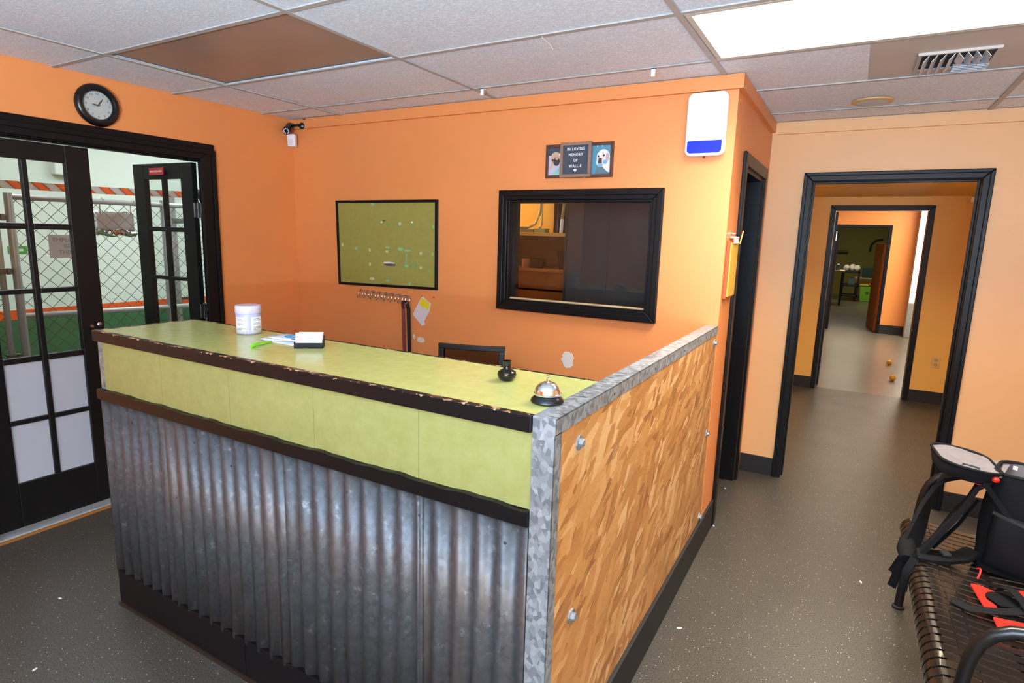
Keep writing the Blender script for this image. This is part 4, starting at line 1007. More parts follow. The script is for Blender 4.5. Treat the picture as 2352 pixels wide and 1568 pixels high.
def lattice(name, parent, fn, a0, a1, z0, z1, dg, r):
    """two families of diagonal wires, clipped to the panel"""
    e = MB(); H = z1-z0
    k0 = int(-(H/dg))-1; k1 = int((a1-a0)/dg)+1
    for k in range(k0, k1+1):
        for s in (1, -1):
            a = a0+k*dg if s == 1 else a0+k*dg+H
            p_, q = (a, z0), (a+s*H, z1)
            # clip on a
            t0, t1 = 0.0, 1.0
            da = q[0]-p_[0]
            for lim, sg_ in ((a0, 1), (a1, -1)):
                tt = (lim-p_[0])/da
                if da*sg_ > 0: t0 = max(t0, tt)
                else: t1 = min(t1, tt)
            if t1-t0 < .01: continue
            A = (p_[0]+da*t0, z0+H*t0); B = (p_[0]+da*t1, z0+H*t1)
            d = .0016*s
            e.tube([fn(A[0], A[1], d), fn(B[0], B[1], d)], r, 4)
    return e.build(name, M_WIRE, parent, kind='stuff')
lattice('chain_link_mesh', kf, lambda a, z, d: (FXK+d, a, z), FY0+.02, FY1, .12, 1.745, .0935, .0019)
# gate leaf and its latch at the near end
kg = thing('kennel_gate', 'galvanised kennel gate frame hinged left of chain link fence', 'gate', (FXK, 1.5, 0))
for nm, pts in (('gate_post', [(FXK-.02, 1.665, .05), (FXK-.02, 1.665, 1.72)]), ('gate_post', [(FXK-.02, .75, .05), (FXK-.02, .75, 1.72)]), ('gate_rail', [(FXK-.02, .75, 1.70), (FXK-.02, 1.665, 1.70)]), ('gate_rail', [(FXK-.02, .75, .08), (FXK-.02, 1.665, .08)])):
    MB().tube(pts, .018, 12).build(nm, M_TUBE, kg, smooth=True)
lattice('chain_link_mesh', kg, lambda a, z, d: (FXK-.02+d, a, z), .77, 1.65, .1, 1.69, .0935, .0019)
for z in (1.62, 1.28, .72):
    MB().box(FXK-.04, FXK+.012, 1.64, 1.709, z-.016, z+.016).tube([(FXK+.012, 1.69, z-.02), (FXK+.012, 1.69, z+.02)], .012, 8).build('clamp', mat('clamp_steel', srgb(120, 118, 116), .4, metal=.6) if z == 1.62 else MATS['clamp_steel'], kg)
# caution tape along the top of the run
m, nt, p = base('striped_tape', .5)
v = coords(nt, (1, 1, 1)); wv = nd(nt, 'ShaderNodeTexWave', bands_direction='DIAGONAL'); wv.inputs['Scale'].default_value = 4.6; nt.links.new(v, wv.inputs['Vector'])
nt.links.new(ramp(nt, wv.outputs['Fac'], [(0, srgb(226, 96, 40)), (.36, srgb(216, 84, 34)), (.38, srgb(120, 26, 22)), (.5, srgb(110, 24, 22)), (.52, srgb(170, 160, 156)), (1, srgb(190, 182, 178))]), p.inputs['Base Color'])
MB().ribbon([(FXK-.01, .7, 1.822), (FXK-.01, 1.7, 1.826), (FXK-.01, 2.3, 1.832), (FXK-.012, 3.0, 1.85), (FXK-.01, 4.2, 1.87)], (0, 0, 1), .05, .001).build('caution_tape', m, label='orange and white striped tape strung above chain link fence', cat='tape')
# stainless bucket hung on the fence
bt = thing('steel_feed_tray', 'crumpled stainless steel feed tray hung inside chain link fence', 'tray', (-5.0, 2.5, 1.5))
def bkt(u, v_):
    a = math.pi*u
    rr_ = .135*(1-.10*(1-v_))*(1+.03*math.sin(9*a)*(1-v_))
    return (FXK-.06-.10*math.sin(a)-.012*math.sin(5*a+7*v_), 2.385-rr_*math.cos(a)*.98, 1.525+.165*v_+.004*math.sin(8*a))
M_CRUMP = mat('crumpled_steel', srgb(205, 200, 200), .16, metal=1, bump=.9, bscale=38)
MB().grid(28, 6, bkt).build('pan', M_STEEL, bt, smooth=True, solid=.002)
MB().grid(26, 5, lambda u, v_: (FXK-.03-.02*math.sin(9*u+5*v_), 2.245+.27*u, 1.512+.045*v_+.006*math.sin(13*u))).build('foil_front', M_CRUMP, bt, smooth=True, solid=.002)
MB().grid(10, 6, lambda u, v_: (FXK-.035-.006*math.sin(7*u), 2.245+.265*u, 1.555+.128*v_)).build('back_plate', mat('brushed_plate', srgb(176, 172, 176), .3, metal=.25), bt, smooth=True, solid=.002)
for y in (2.28, 2.49):
    MB().tube([(FXK-.035, y, 1.67), (FXK-.03, y, 1.74), (FXK, y, 1.782), (FXK+.022, y, 1.765)], .004, 6).build('hanger', M_STEEL, bt)
# signs on the fence
def fence_sign(label, y0, y1, z0, z1, m, x, texts):
    t = thing('fence_sign', label, 'sign', (x, (y0+y1)/2, z0))
    box('plate', m, (x-.003, x, y0, y1, z0, z1), t)
    for (s_, sz, y, z, mm) in texts:
        text('lettering', s_, sz, mm, (x+.0008, y, z), ROT_L, t)
M_SGP = mat('sign_paper', srgb(186, 182, 186), .6); M_SGT = mat('sign_ink', srgb(132, 124, 134), .6)
fence_sign('grey paper notice for employees on chain link fence', 1.918, 2.20, 1.362, 1.515, M_SGP, FXK+.03, [('EMPLOYEES', .040, 2.045, 1.482, M_SGT), ('BEYOND', .040, 2.085, 1.440, M_SGT), ('THIS POINT', .040, 2.075, 1.398, M_SGT)])
fence_sign('small green safety sign on the kennel wall', 2.28, 2.42, 1.322, 1.390, mat('sign_green', srgb(46, 146, 66), .5), KX+.0035, [])
box('pale_bar', mat('sign_pale', srgb(196, 220, 200), .6), (KX+.0035, KX+.0045, 2.31, 2.39, 1.345, 1.365), bpy.data.objects['fence_sign.001'])
# pipes and a toy hanging further along, seen through the open leaf
kp = thing('kennel_pipes', 'pair of vertical grey pipes seen through the open door leaf', 'pipes', (-4.95, 2.95, 0))
MB().tube([(-4.95, 2.93, 0), (-4.95, 2.93, 1.83)], .028, 14).build('pipe', M_TUBE, kp, smooth=True); MB().tube([(-4.95, 3.06, .4), (-4.95, 3.06, 1.50)], .014, 12).build('pipe', M_STEEL, kp, smooth=True)
MB().box(-4.99, -4.91, 2.91, 3.10, 1.62, 1.66).build('bracket', mat('bracket_grey', srgb(110, 120, 118), .5), kp)
MB().box(-4.96, -4.94, 2.94, 3.06, .98, 1.0).box(-4.97, -4.93, 3.04, 3.09, .96, 1.06).build('valve', mat('valve_dark', srgb(70, 76, 74), .5), kp)
ty = thing('dog_harness', 'black and yellow harness hooked over the kennel fence', 'harness', (-4.62, 3.0, 1.75))
e = MB(); HY = 3.02
e.tube([(FXK-.03, HY-.09, 1.72), (FXK+.0, HY-.07, 1.82), (FXK+.02, HY-.02, 1.865), (FXK+.02, HY+.05, 1.85), (FXK+.02, HY+.10, 1.80), (FXK+.01, HY+.12, 1.70)], [.012, .028, .034, .036, .026, .012], 8)
e.tube([(FXK+.02, HY, 1.84), (FXK+.03, HY+.02, 1.76), (FXK+.03, HY+.01, 1.68)], [.025, .018, .010], 8)
e.build('webbing', mat('harness_black', srgb(28, 30, 32), .6), ty, smooth=True)
MB().tube([(FXK+.045, HY+.0, 1.82), (FXK+.058, HY+.03, 1.79), (FXK+.05, HY+.05, 1.76)], .012, 8).build('yellow_patch', mat('harness_yellow', srgb(190, 170, 30), .6), ty, smooth=True)
kl = thing('leash_bundle', 'grey and yellow lead hanging beside the open door hinge', 'leash', (FXK+.026, 3.15, .76))
LX = FXK+.026
MB().ribbon([(LX, 3.16, .76), (LX, 3.155, 1.0), (LX, 3.15, 1.17)], (0, 1, 0), .035, .006).build('grey_strap', mat('lead_grey', srgb(84, 82, 78), .6), kl)
MB().ribbon([(LX+.001, 3.15, 1.17), (LX+.001, 3.148, 1.25), (LX+.001, 3.15, 1.33)], (0, 1, 0), .030, .006).build('yellow_strap', MATS['harness_yellow'], kl)
MB().tube([(LX, 3.15, 1.33), (LX, 3.15, 1.74), (LX-.004, 3.15, 1.775), (FXK, 3.15, 1.783), (FXK-.022, 3.15, 1.765)], .004, 6).build('cord', MATS['lead_grey'], kl)
# device on the kennel back wall
box('wall_dispenser', mat('dispenser_white', srgb(236, 236, 232), .4), (KX, KX+.08, 2.66, 2.80, 2.02, 2.26), label='white box on the kennel back wall near the ceiling', cat='dispenser', bevel=.01)

# ================================================================== CORRIDOR ROOMS
# room two
Y2 = 7.35; D2X0, D2X1, D2Z = -.222, .606, 1.966
M_ORH = mat('hall_orange_paint', srgb(224, 140, 70), .5)
w_ = MB(); w_.box(-1.6, D2X0-.02, Y2, Y2+.14, 0, 2.4); w_.box(D2X1+.02, 1.9, Y2, Y2+.14, 0, 2.4); w_.box(D2X0-.02, D2X1+.02, Y2, Y2+.14, D2Z+.02, 2.4)
w_.build('wall_hall', M_HALL, kind=S)
box('wall_hall_left', M_HALL, (-1.7, -1.6, YF+.14, Y2, 0, 2.4), kind=S); box('wall_hall_right', M_HALL, (1.9, 2.0, YF+.14, Y2, 0, 2.4), kind=S)
box('wall_hall_near', M_HALL, (-1.6, XS-.145, YF+.10, YF+.14, 0, 2.4), kind=S)
box('ceiling', M_HALL, (-1.6, 1.9, 5.45, Y2, 2.105, 2.16), kind=S); box('ceiling', M_TILES, (-1.6, 1.9, YF+.14, 5.45, 2.40, 2.45), kind=S)
troffer('ceiling light panel in the first corridor room', -.4, .8, 4.75, 5.2, 2.372, E_HALL2, (1, .86, .62, 1))
fH = lambda a, z, d: (a, Y2-d, z)
c2 = casing('trim_11', M_BLACK, fH, D2X0, D2X1, D2Z, .050, .02)
jamb(c2, M_BLACK, [(D2X0-.02, D2X0, Y2-.003, Y2+.15, 0, D2Z), (D2X1, D2X1+.02, Y2-.003, Y2+.15, 0, D2Z), (D2X0, D2X1, Y2-.003, Y2+.15, D2Z, D2Z+.02)])
box('baseboard_hall', M_BLACKM, (-1.6, D2X0-.052, Y2-.012, Y2, 0, .125), kind=S); box('baseboard_hall', M_BLACKM, (D2X1+.052, 1.9, Y2-.012, Y2, 0, .125), kind=S)
ou = thing('wall_outlet', 'ivory power outlet low on ochre corridor wall', 'outlet', (.850, Y2-.005, .38))
box('cover_plate', mat('ivory_plastic', srgb(206, 178, 112), .4), (.815, .887, Y2-.006, Y2, .378, .492), ou, bevel=.002)
for z in (.412, .458): MB().prism([(.851+a, z+b) for a, b in rrect(.034, .030, .010, 3)], fH, .006, .008).build('socket', mat('socket_tan', srgb(176, 140, 80), .5) if z == .412 else MATS['socket_tan'], ou)
box('white_switch', M_WHITE, (.925, 1.00, Y2-.02, Y2, 2.045, 2.10), label='small white box high on ochre corridor wall', cat='sensor', bevel=.004)
# open black door leaf of the second doorway
d3 = thing('door_3', 'black corridor door standing open edge on with brass knob', 'door', (-.24, 7.9, 0), kind=S)
Md = Matrix.Translation((D2X0+.006, Y2+.16, 0)) @ Matrix.Rotation(R(97), 4, 'Z')
MB().box(0, .80, -.018, .018, .01, 1.955, 0, Md).build('leaf', M_LEAF, d3, bevel=.002)
for z in (.25, 1.70):
    MB().box(-.008, .03, -.026, -.018, z-.05, z+.05, 0, Md).build('hinge', M_STEEL, d3)
MB().tube([Md @ Vector((.74, -.018, .96)), Md @ Vector((.74, -.05, .96)), Md @ Vector((.74, -.055, .96)), Md @ Vector((.74, -.085, .96))], [.010, .010, .026, .022], 14).build('knob', M_BRASS, d3, smooth=True)
# room three
Y3 = 12.9; D3X0, D3X1, D3Z = -.290, .505, 1.938
w_ = MB(); w_.box(-2.2, D3X0-.02, Y3, Y3+.14, 0, 2.7); w_.box(D3X1+.02, .93, Y3, Y3+.14, 0, 2.7); w_.box(D3X0-.02, D3X1+.02, Y3, Y3+.14, D3Z+.02, 2.7)
w_.build('wall_hall_far', M_ORH, kind=S)
box('wall_room_left', M_ORH, (-2.3, -2.2, Y2+.14, Y3, 0, 2.7), kind=S); box('wall_room_right', M_KWHITE, (2.3, 2.4, Y2+.14, Y3, 0, 2.7), kind=S)
MB().box(-2.2, 2.3, Y2+.13, Y2+.14, 2.4, 2.7).build('wall_room_near', M_ORH, kind=S)
box('ceiling', M_TILES, (-2.2, 2.3, Y2+.14, Y3, 2.68, 2.74), kind=S)
# painted block pier
bw = MB().box(.932, 2.3, 12.62, Y3+.14, 0, 2.68).build('wall_block', mat('block_mortar', srgb(188, 182, 172), .8), kind=S)
M_BLKW = mat('block_white', srgb(240, 234, 220), .6, bump=.3, bscale=60); M_BLKG = mat('block_grey', srgb(128, 122, 116), .6, bump=.3, bscale=60)
blk = {}
for r_ in range(13):
    for k in range(4):
        x0 = .934+k*.40-(.2 if r_ % 2 else 0); x1 = min(x0+.392, 2.3); x0 = max(x0, .934)
        if x1-x0 < .05: continue
        box('block', M_BLKG if r_*.205 < .53 else M_BLKW, (x0, x1, 12.612, 12.62, r_*.205+.004, r_*.205+.199), bw, bevel=.003)
troffer('ceiling light panel in the second corridor room near white blocks', 1.0, 2.1, 11.2, 11.8, 2.650, E_HALL3, (1, .95, .86, 1))
troffer('ceiling light panel in the second corridor room', -.6, .6, 10.0, 10.6, 2.650, E_HALL3*.22, (1, .88, .66, 1))
fG = lambda a, z, d: (a, Y3-d, z)
c3 = casing('trim_12', M_BLACK, fG, D3X0, D3X1, D3Z, .050, .02)
jamb(c3, M_BLACK, [(D3X0-.02, D3X0, Y3-.003, Y3+.15, 0, D3Z), (D3X1, D3X1+.02, Y3-.003, Y3+.15, 0, D3Z), (D3X0, D3X1, Y3-.003, Y3+.15, D3Z, D3Z+.02)])
box('baseboard_room', M_BLACKM, (D3X1+.052, .93, Y3-.014, Y3, 0, .165), kind=S); box('baseboard_room', M_BLACKM, (-2.2, D3X0-.052, Y3-.014, Y3, 0, .165), kind=S)
for (x, y, l) in ((.58, 9.45, 'small yellow ball on corridor floor farther from the doorway'), (.57, 8.35, 'small yellow ball on corridor floor just past second doorway')):
    MB().lathe([(.035*math.sin(R(a)), .035-.035*math.cos(R(a))) for a in range(4, 180, 16)], (x, y, 0), 16).build('yellow_ball', mat('ball_yellow', srgb(226, 160, 40), .5) if y > 9 else MATS['ball_yellow'], label=l, cat='ball', smooth=True)
# room four, olive green
M_OLW = mat('olive_wall', srgb(132, 124, 40), .6)
box('wall_green', M_OLW, (-2.6, 2.4, 22.6, 22.7, 0, 2.9), kind=S)
box('wall_green_left', M_OLW, (-2.6, -2.5, Y3+.14, 22.6, 0, 2.9), kind=S); box('wall_green_right', M_OLW, (2.3, 2.4, Y3+.14, 22.6, 0, 2.9), kind=S)
box('ceiling', M_TILES, (-2.5, 2.3, Y3+.14, 22.6, 2.86, 2.9), kind=S)
troffer('ceiling light panel in the green room', -.8, .6, 18.2, 18.8, 2.83, E_HALL4, (1, .9, .7, 1))
d4 = thing('door_4', 'brown wooden half height door with brass knob standing open', 'door', (.42, 13.6, 0), kind=S)
Md = Matrix.Translation((D3X1-.02, Y3+.17, 0)) @ Matrix.Rotation(R(98), 4, 'Z')
MB().box(0, .78, -.02, .02, .01, 1.66, 0, Md).build('leaf', mat('brown_door', srgb(150, 74, 24), .4, var=.15, vscale=4), d4, bevel=.003)
MB().tube([Md @ Vector((.71, -.05, .86)), Md @ Vector((.71, .02, .86)), Md @ Vector((.71, .045, .86)), Md @ Vector((.71, .075, .86))], [.022, .010, .028, .024], 14).build('knob', M_BRASS, d4, smooth=True)
for z in (.3, 1.4): MB().box(-.01, .03, .018, .026, z-.05, z+.05, 0, Md).build('hinge', M_STEEL, d4)
tb = thing('work_table', 'pale topped work table in the far green room', 'table', (-.75, 18.6, 0))
box('table_top', mat('beige_top', srgb(206, 180, 140), .5), (-1.6, -.17, 18.2, 19.0, .905, .94), tb, bevel=.005)
for (x, y) in ((-1.55, 18.25), (-.24, 18.25), (-1.55, 18.95), (-.24, 18.95)): box('leg', M_BLACKM, (x, x+.05, y, y+.05, 0, .905), tb)
for (x, c, l, h) in ((-.44, (214, 150, 40), 'orange bottle on the far work table', .16), (-.34, (96, 104, 120), 'grey bottle on the far work table', .22)):
    MB().lathe([(.05, 0), (.052, .01), (.05, h*.7), (.02, h*.82), (.02, h)], (x, 18.35, .9405), 14).build('bottle', mat('bottle_%d' % c[0], srgb(*c), .4), label=l, cat='bottle', smooth=True)
kc = thing('black_cart', 'black two shelf utility cart in the far green room', 'cart', (-.05, 20.4, 0))
for (x, y) in ((-.235, 20.1), (.165, 20.1), (-.235, 20.65), (.165, 20.65)): box('post', M_BLACKM, (x, x+.05, y, y+.05, .06, .90), kc)
for z in (.12, .42, .82): box('shelf', M_BLACKM, (-.235, .215, 20.1, 20.7, z, z+.06), kc, bevel=.005)
for (x, y) in ((-.21, 20.12), (.19, 20.12), (-.21, 20.68), (.19, 20.68)): MB().tube([(x-.015, y, .035), (x+.015, y, .035)], .035, 12).build('caster', M_BLACKM, kc)
M_BAG = mat('white_bag', srgb(226, 220, 212), .5, bump=.8, bscale=12)
def bag(label, c, r, seed, m):
    rb = random.Random(seed); e = MB(); n = 14; prof = []
    vs = []; L = 7
    for i in range(L):
        f = i/(L-1); rr_ = r*(math.sin(math.pi*(.12+.80*f))**.6)
        for k in range(n):
            q = rr_*(1+rb.uniform(-.14, .14)); a = 2*math.pi*k/n
            vs.append((c[0]+q*math.cos(a), c[1]+q*math.sin(a), c[2]+2.0*r*f*(1+rb.uniform(-.03, .03) if 0 < i < L-1 else 1)))
    fs = [(i*n+k, i*n+(k+1) % n, (i+1)*n+(k+1) % n, (i+1)*n+k) for i in range(L-1) for k in range(n)]+[tuple(range(n))[::-1], tuple((L-1)*n+k for k in range(n))]
    e.add(vs, fs); return e.build('plastic_bag', m, label=label, cat='bag', smooth=True)
bag('white plastic bag at left on the far black cart', (-.155, 20.25, .8805), .085, 1, M_BAG); bag('taller white plastic bag in middle of the far black cart', (.0, 20.45, .8805), .095, 2, M_BAG)
bag('white bag with green at right end of the far cart', (.125, 20.22, .8805), .085, 3, mat('bag_greenish', srgb(214, 224, 206), .5))
box('cleaning_box', mat('teal_print_box', srgb(60, 90, 90), .6), (-.06, .10, 20.15, 20.5, .4805, .66), label='dark teal box on the middle shelf of the far cart', cat='box', bevel=.006)
gbn = thing('green_bin', 'lime green storage bin on the far room floor', 'bin', (.43, 20.5, 0))
MB().prism([(.28, 0), (.62, 0), (.66, .46), (.245, .46)], lambda a, b, d: (a, d, b), 20.2, 20.6).build('tub', mat('lime_plastic', srgb(116, 172, 40), .4), gbn, bevel=.01)
MB().prism([(.235, .46), (.67, .46), (.67, .50), (.235, .50)], lambda a, b, d: (a, d, b), 20.18, 20.62).build('yellow_lid', mat('lid_amber', srgb(206, 170, 50), .4), gbn, bevel=.006)
MB().lathe([(.05, 0), (.05, .003)], (.45, 20.2, .25), 16, '-y').build('round_emblem', mat('emblem_green', srgb(60, 110, 30), .5), gbn)
bb = thing('storage_bench', 'pale wooden bench behind the lime green bin', 'bench', (.5, 21.4, 0))
box('seat', mat('pale_wood', srgb(186, 150, 120), .6), (.1, 1.1, 21.1, 21.6, .62, .66), bb)
for (x, y) in ((.12, 21.12), (1.03, 21.12), (.12, 21.53), (1.03, 21.53)): box('leg', M_WOOD, (x, x+.05, y, y+.05, 0, .62), bb)
box('dark_tote', mat('dark_teal_tote', srgb(22, 60, 50), .5), (.28, .9, 21.15, 21.55, .6605, .98), label='dark teal tote on the pale bench in the far room', cat='tote', bevel=.02)
MB().tube([(.42, 22.56, 1.45), (.44, 22.55, 1.66), (.56, 22.55, 1.80), (.75, 22.56, 1.84)], .03, 8).build('hose', mat('dark_hose', srgb(44, 42, 22), .6), label='dark curved hose hung on far green wall', cat='hose', smooth=True)
box('wall_rack', mat('rack_olive', srgb(88, 80, 30), .6), (-.75, -.18, 22.4, 22.6, 1.40, 1.46), label='narrow rack mounted on far green wall', cat='rack')

# ================================================================== BENCH
bn = thing('metal_bench', 'black strap metal bench with rolled front edge', 'bench', (.62, 2.4, 0))
M_STRAP = mat('bench_black', srgb(30, 24, 20), .22, bump=.1, bscale=40, coat=.3)
BY0, BY1 = 1.80, 2.94
RC = (.352, .395); RR = .048
prof = arc(RC[0], RC[1], RR, -70, -270, 12)                      # underside, round the front, to the top of the roll
prof += [(.40, .440), (.46, .430), (.55, .425), (.66, .430), (.74, .445), (.79, .475), (.825, .52), (.86, .62), (.895, .74), (.93, .84)]
prof += arc(.955, .835, .026, 170, 20, 5)
pitch_ = .0405; ns = int((BY1-BY0)/pitch_)
st0 = MB().ribbon([(x, 0, z) for x, z in prof], (0, 1, 0), .0300, .003).build('strap', M_STRAP, bn, smooth=True)
base0 = Vector(WLOC[st0.name]); 
for k in range(ns):
    y = BY0+.02+k*pitch_
    wl = Vector((base0.x, y, base0.z))
    if k == 0:
        st0.location = wl-WLOC[bn.name]; WLOC[st0.name] = wl
    else: share(st0, 'strap', wl, bn)
for (x, z, r) in ((RC[0], RC[1]+RR-.012, .008), (RC[0]-RR+.012, RC[1]+.01, .008), (.55, .413, .010), (.74, .433, .010), (.885, .69, .009), (.955, .835, .012)):
    MB().tube([(x, BY0, z), (x, BY1, z)], r, 10).build('cross_bar', M_STRAP, bn, smooth=True)
# thin keeper rods that catch the light between straps
for (x, z) in ((.395, .4425), (.435, .4355)):
    MB().tube([(x, BY0+.01, z-.004), (x, BY1-.01, z-.004)], .004, 6).build('cross_bar', M_STRAP, bn)
M_ARM = mat('bench_arm_black', srgb(17, 16, 17), .3)
for y in (BY0-.022, BY1+.022):
    ap = [(.345, y, .012), (.352, y, .20), (.362, y, .40), (.368, y, .50), (.374, y, .555), (.388, y, .600), (.412, y, .632), (.446, y, .652), (.49, y, .662), (.60, y, .668), (.72, y, .662), (.82, y, .645), (.875, y, .62)]
    MB().tube(ap, .017, 12).build('arm', M_ARM, bn, smooth=True)
    MB().tube([(.90, y, .012), (.885, y, .2), (.84, y, .45), (.86, y, .60), (.95, y, .83)], .016, 12).build('rear_leg', M_ARM, bn, smooth=True)
    MB().tube([(.36, y, .40), (.60, y, .41), (.84, y, .45)], .012, 10).build('seat_rail', M_ARM, bn, smooth=True)
    for x in (.345, .90): MB().lathe([(.020, 0), (.024, .003), (.024, .010), (.016, .014)], (x, y, 0), 14).build('foot', M_BLACKM, bn)

# ================================================================== BACKPACK
bg = thing('backpack', 'black backpack with open grey lined lid standing on bench', 'backpack', (.62, 2.70, .45))
SZ0 = .436
Mb = Matrix.Translation((.500, 2.600, SZ0)) @ Matrix.Rotation(R(-17), 4, 'Z')
def bp(*q): return Mb @ Vector(q)
# shell: open-topped soft box, local x to the right (0..0.36), y away (0..0.2), z up
BW, BD, BH = .36, .20, .365
def shell(inset, z0, z1, m, name, bulge):
    n = 32; L = 8; vs = []
    ol = rrect(BW-2*inset, BD-2*inset, .05, 7)
    n = len(ol)
    for i in range(L+1):
        f = i/L; z = z0+(z1-z0)*f
        k = 1+bulge*math.sin(math.pi*f)
        for j, (a, b) in enumerate(ol):
            wob = 1+.018*math.sin(j*1.3+f*9)
            vs.append(bp(BW/2+a*k*wob+.012*f, BD/2+b*k*wob+.02*f, z))
    fs = [(i*n+j, i*n+(j+1) % n, (i+1)*n+(j+1) % n, (i+1)*n+j) for i in range(L) for j in range(n)]
    fs.append(tuple(range(n))[::-1])
    e = MB(); e.add(vs, fs); return e.build(name, m, bg, smooth=True)
shell(0, .0, BH, M_FABRIC, 'body', .06)
shell(.012, .03, BH-.002, M_GREYF, 'lining', .05)
# rolled rim
ol = rrect(BW-.008, BD-.008, .05, 7)
MB().tube([bp(BW/2+a+.012, BD/2+b+.02, BH) for a, b in ol], .007, 8, closed=True).build('rim', M_WEB, bg, smooth=True)
# front pocket and seams on the side facing the camera
def pocket(u, v_):
    x = .03+.30*u; z = .03+.20*v_
    d = .045*(math.sin(math.pi*min(max(u, 0), 1))**.45)*(math.sin(math.pi*(.12+.80*v_))**.5)
    return bp(x+.01*v_, -.006-d+.004*math.sin(14*u+6*v_), z)
MB().grid(16, 10, pocket).build('front_pocket', M_FABRIC, bg, smooth=True, solid=.004)
MB().ribbon([bp(.0+.06*i/1, -.012-.004*i, .33-.075*i) for i in range(6)], (0, 0, 1), .018, .004).build('compression_strap', M_WEB, bg)
MB().ribbon([bp(.04+.05*i, -.052-.003*math.sin(i), .245-.012*i) for i in range(6)], (0, 0, 1), .010, .003).build('zip_line', mat('zip_dark', srgb(44, 44, 50), .3), bg)
MB().box(.235, .248, -.07, -.062, .20, .235, 0, Mb).build('zip_pull', mat('zip_grey', srgb(150, 150, 154), .4), bg, bevel=.002)
# lid: shallow tray hinged on the left rim, lying open towards the left
Ml = Matrix.Translation(bp(.012, .105, BH+.003)) @ Matrix.Rotation(R(-17+23), 4, 'Z') @ Matrix.Rotation(R(7), 4, 'Y')
lo_ = [(-a-.098, b) for a, b in rrect(.190, .27, .075, 7)]
n = len(lo_)
vs = [Ml @ Vector((a, b, 0)) for a, b in lo_]+[Ml @ Vector((-.098+(a+.098)*.86, b*.84, -.050)) for a, b in lo_]
e = MB(); e.add(vs, [(j, (j+1) % n, n+(j+1) % n, n+j) for j in range(n)]+[tuple(range(n, 2*n))]); e.build('lid', M_FABRIC, bg, smooth=True, solid=.004)
def lidin(u, v_):
    a = 2*math.pi*u; j = int(u*n) % n
    return lo_[j]
e = MB(); vs = [Ml @ Vector((-.098, 0, -.012))]
for rr_ in (.33, .66, .985):
    for j, (a, b) in enumerate(lo_):
        vs.append(Ml @ Vector((-.098+(a+.098)*rr_, b*rr_, -.012+.012*rr_+.003*math.sin(j*.9+rr_*8))))
fs = [(0, 1+j, 1+(j+1) % n) for j in range(n)]
for q in range(2): fs += [(1+q*n+j, 1+(q+1)*n+j, 1+(q+1)*n+(j+1) % n, 1+q*n+(j+1) % n) for j in range(n)]
e.add(vs, fs); e.build('lid_lining', M_GREYF, bg, smooth=True)
MB().tube([Ml @ Vector((a, b, .001)) for a, b in lo_], .005, 8, closed=True).build('lid_rim', M_WEB, bg, smooth=True)
MB().tube([Ml @ Vector((-.125, -.082, -.001)), Ml @ Vector((-.09, -.09, .0)), Ml @ Vector((-.075, -.094, -.001))], .004, 6).build('lid_zip', M_BLACKM, bg)
MB().prism([(-.03, -.10), (.03, -.09), (.03, .10), (-.03, .10)], lambda a, b, d: tuple(bp(.012+a, .105+b, BH+d)), -.012, -.006).build('hinge_panel', M_GREYF, bg)
MB().prism([(.004, .0), (.018, .0), (.018, .014), (.004, .014)], lambda a, b, d: tuple(bp(.05+a, .16+d, BH-.012+b)), 0, .003).build('care_label', mat('label_white_red', srgb(230, 214, 206), .6), bg)
# red cords
M_CORD = mat('red_cord', srgb(214, 38, 30), .5)
MB().tube([bp(.030+.016*math.cos(R(a))-.045, -.018, .335+.014*math.sin(R(a))) for a in range(180, 361, 20)], .0035, 6).build('red_loop', M_CORD, bg, smooth=True)
MB().lathe([(.004, -.008), (.011, -.004), (.012, .004), (.006, .012)], tuple(bp(.030, -.022, .352)), 12).build('red_toggle', M_CORD, bg, smooth=True)
MB().tube([bp(.21, -.018, .36), bp(.222, -.03, .33), bp(.240, -.045, .26)], .004, 6).build('red_piping', mat('dark_red_cord', srgb(130, 22, 30), .5), bg, smooth=True)
MB().tube([tuple(Vector((.512, 2.555, .447))+Vector((.006*math.sin(t*1.2), -.016*t, .010*math.sin(t*1.5)+.004))) for t in [i*.5 for i in range(8)]], .0035, 6).build('red_pull', M_CORD, bg, smooth=True)
# shoulder straps falling over the left side and the front of the bench
def strap(name, pts, wd, th, wdir, m=M_WEB):
    return MB().ribbon(pts, wdir, wd, th).build(name, m, bg, smooth=True)
strap('shoulder_strap', [bp(.005, .03, .335), (.478, 2.60, .735), (.438, 2.595, .625), (.395, 2.59, .545), (.358, 2.585, .475), (.325, 2.58, .425), (.300, 2.57, .385)], .070, .016, (.5, 1, .6), M_FABRIC)
strap('shoulder_strap', [bp(-.005, .16, .335), bp(-.05, .17, .315), (.415, 2.82, .690), (.385, 2.80, .640), (.360, 2.76, .570), (.340, 2.70, .505), (.315, 2.63, .445)], .070, .016, (.5, 1, .6), M_FABRIC)
strap('load_strap', [bp(-.005, .10, .30), (.44, 2.70, .60), (.40, 2.66, .53), (.36, 2.62, .47)], .030, .004, (.4, 1, .5))
strap('strap_end', [(.318, 2.60, .46), (.296, 2.60, .42), (.283, 2.62, .37), (.268, 2.63, .32)], .026, .003, (1, -.5, .2))
strap('strap_end', [(.312, 2.56, .45), (.292, 2.56, .40), (.280, 2.58, .34), (.272, 2.60, .275)], .030, .003, (1, -.5, .2))
strap('strap_end', [(.316, 2.49, .462), (.297, 2.48, .41), (.296, 2.48, .36), (.297, 2.485, .33)], .026, .003, (1, -.5, .2))
strap('hip_belt', [bp(.0, .03, .05), (.47, 2.60, .462), (.42, 2.57, .460), (.37, 2.55, .458), (.33, 2.55, .455)], .07, .012, (0, 1, .1), M_FABRIC)
strap('strap_buckle', [(.43, 2.585, .472), (.405, 2.575, .472)], .03, .008, (0, 1, 0), mat('buckle_grey', srgb(70, 68, 66), .4))
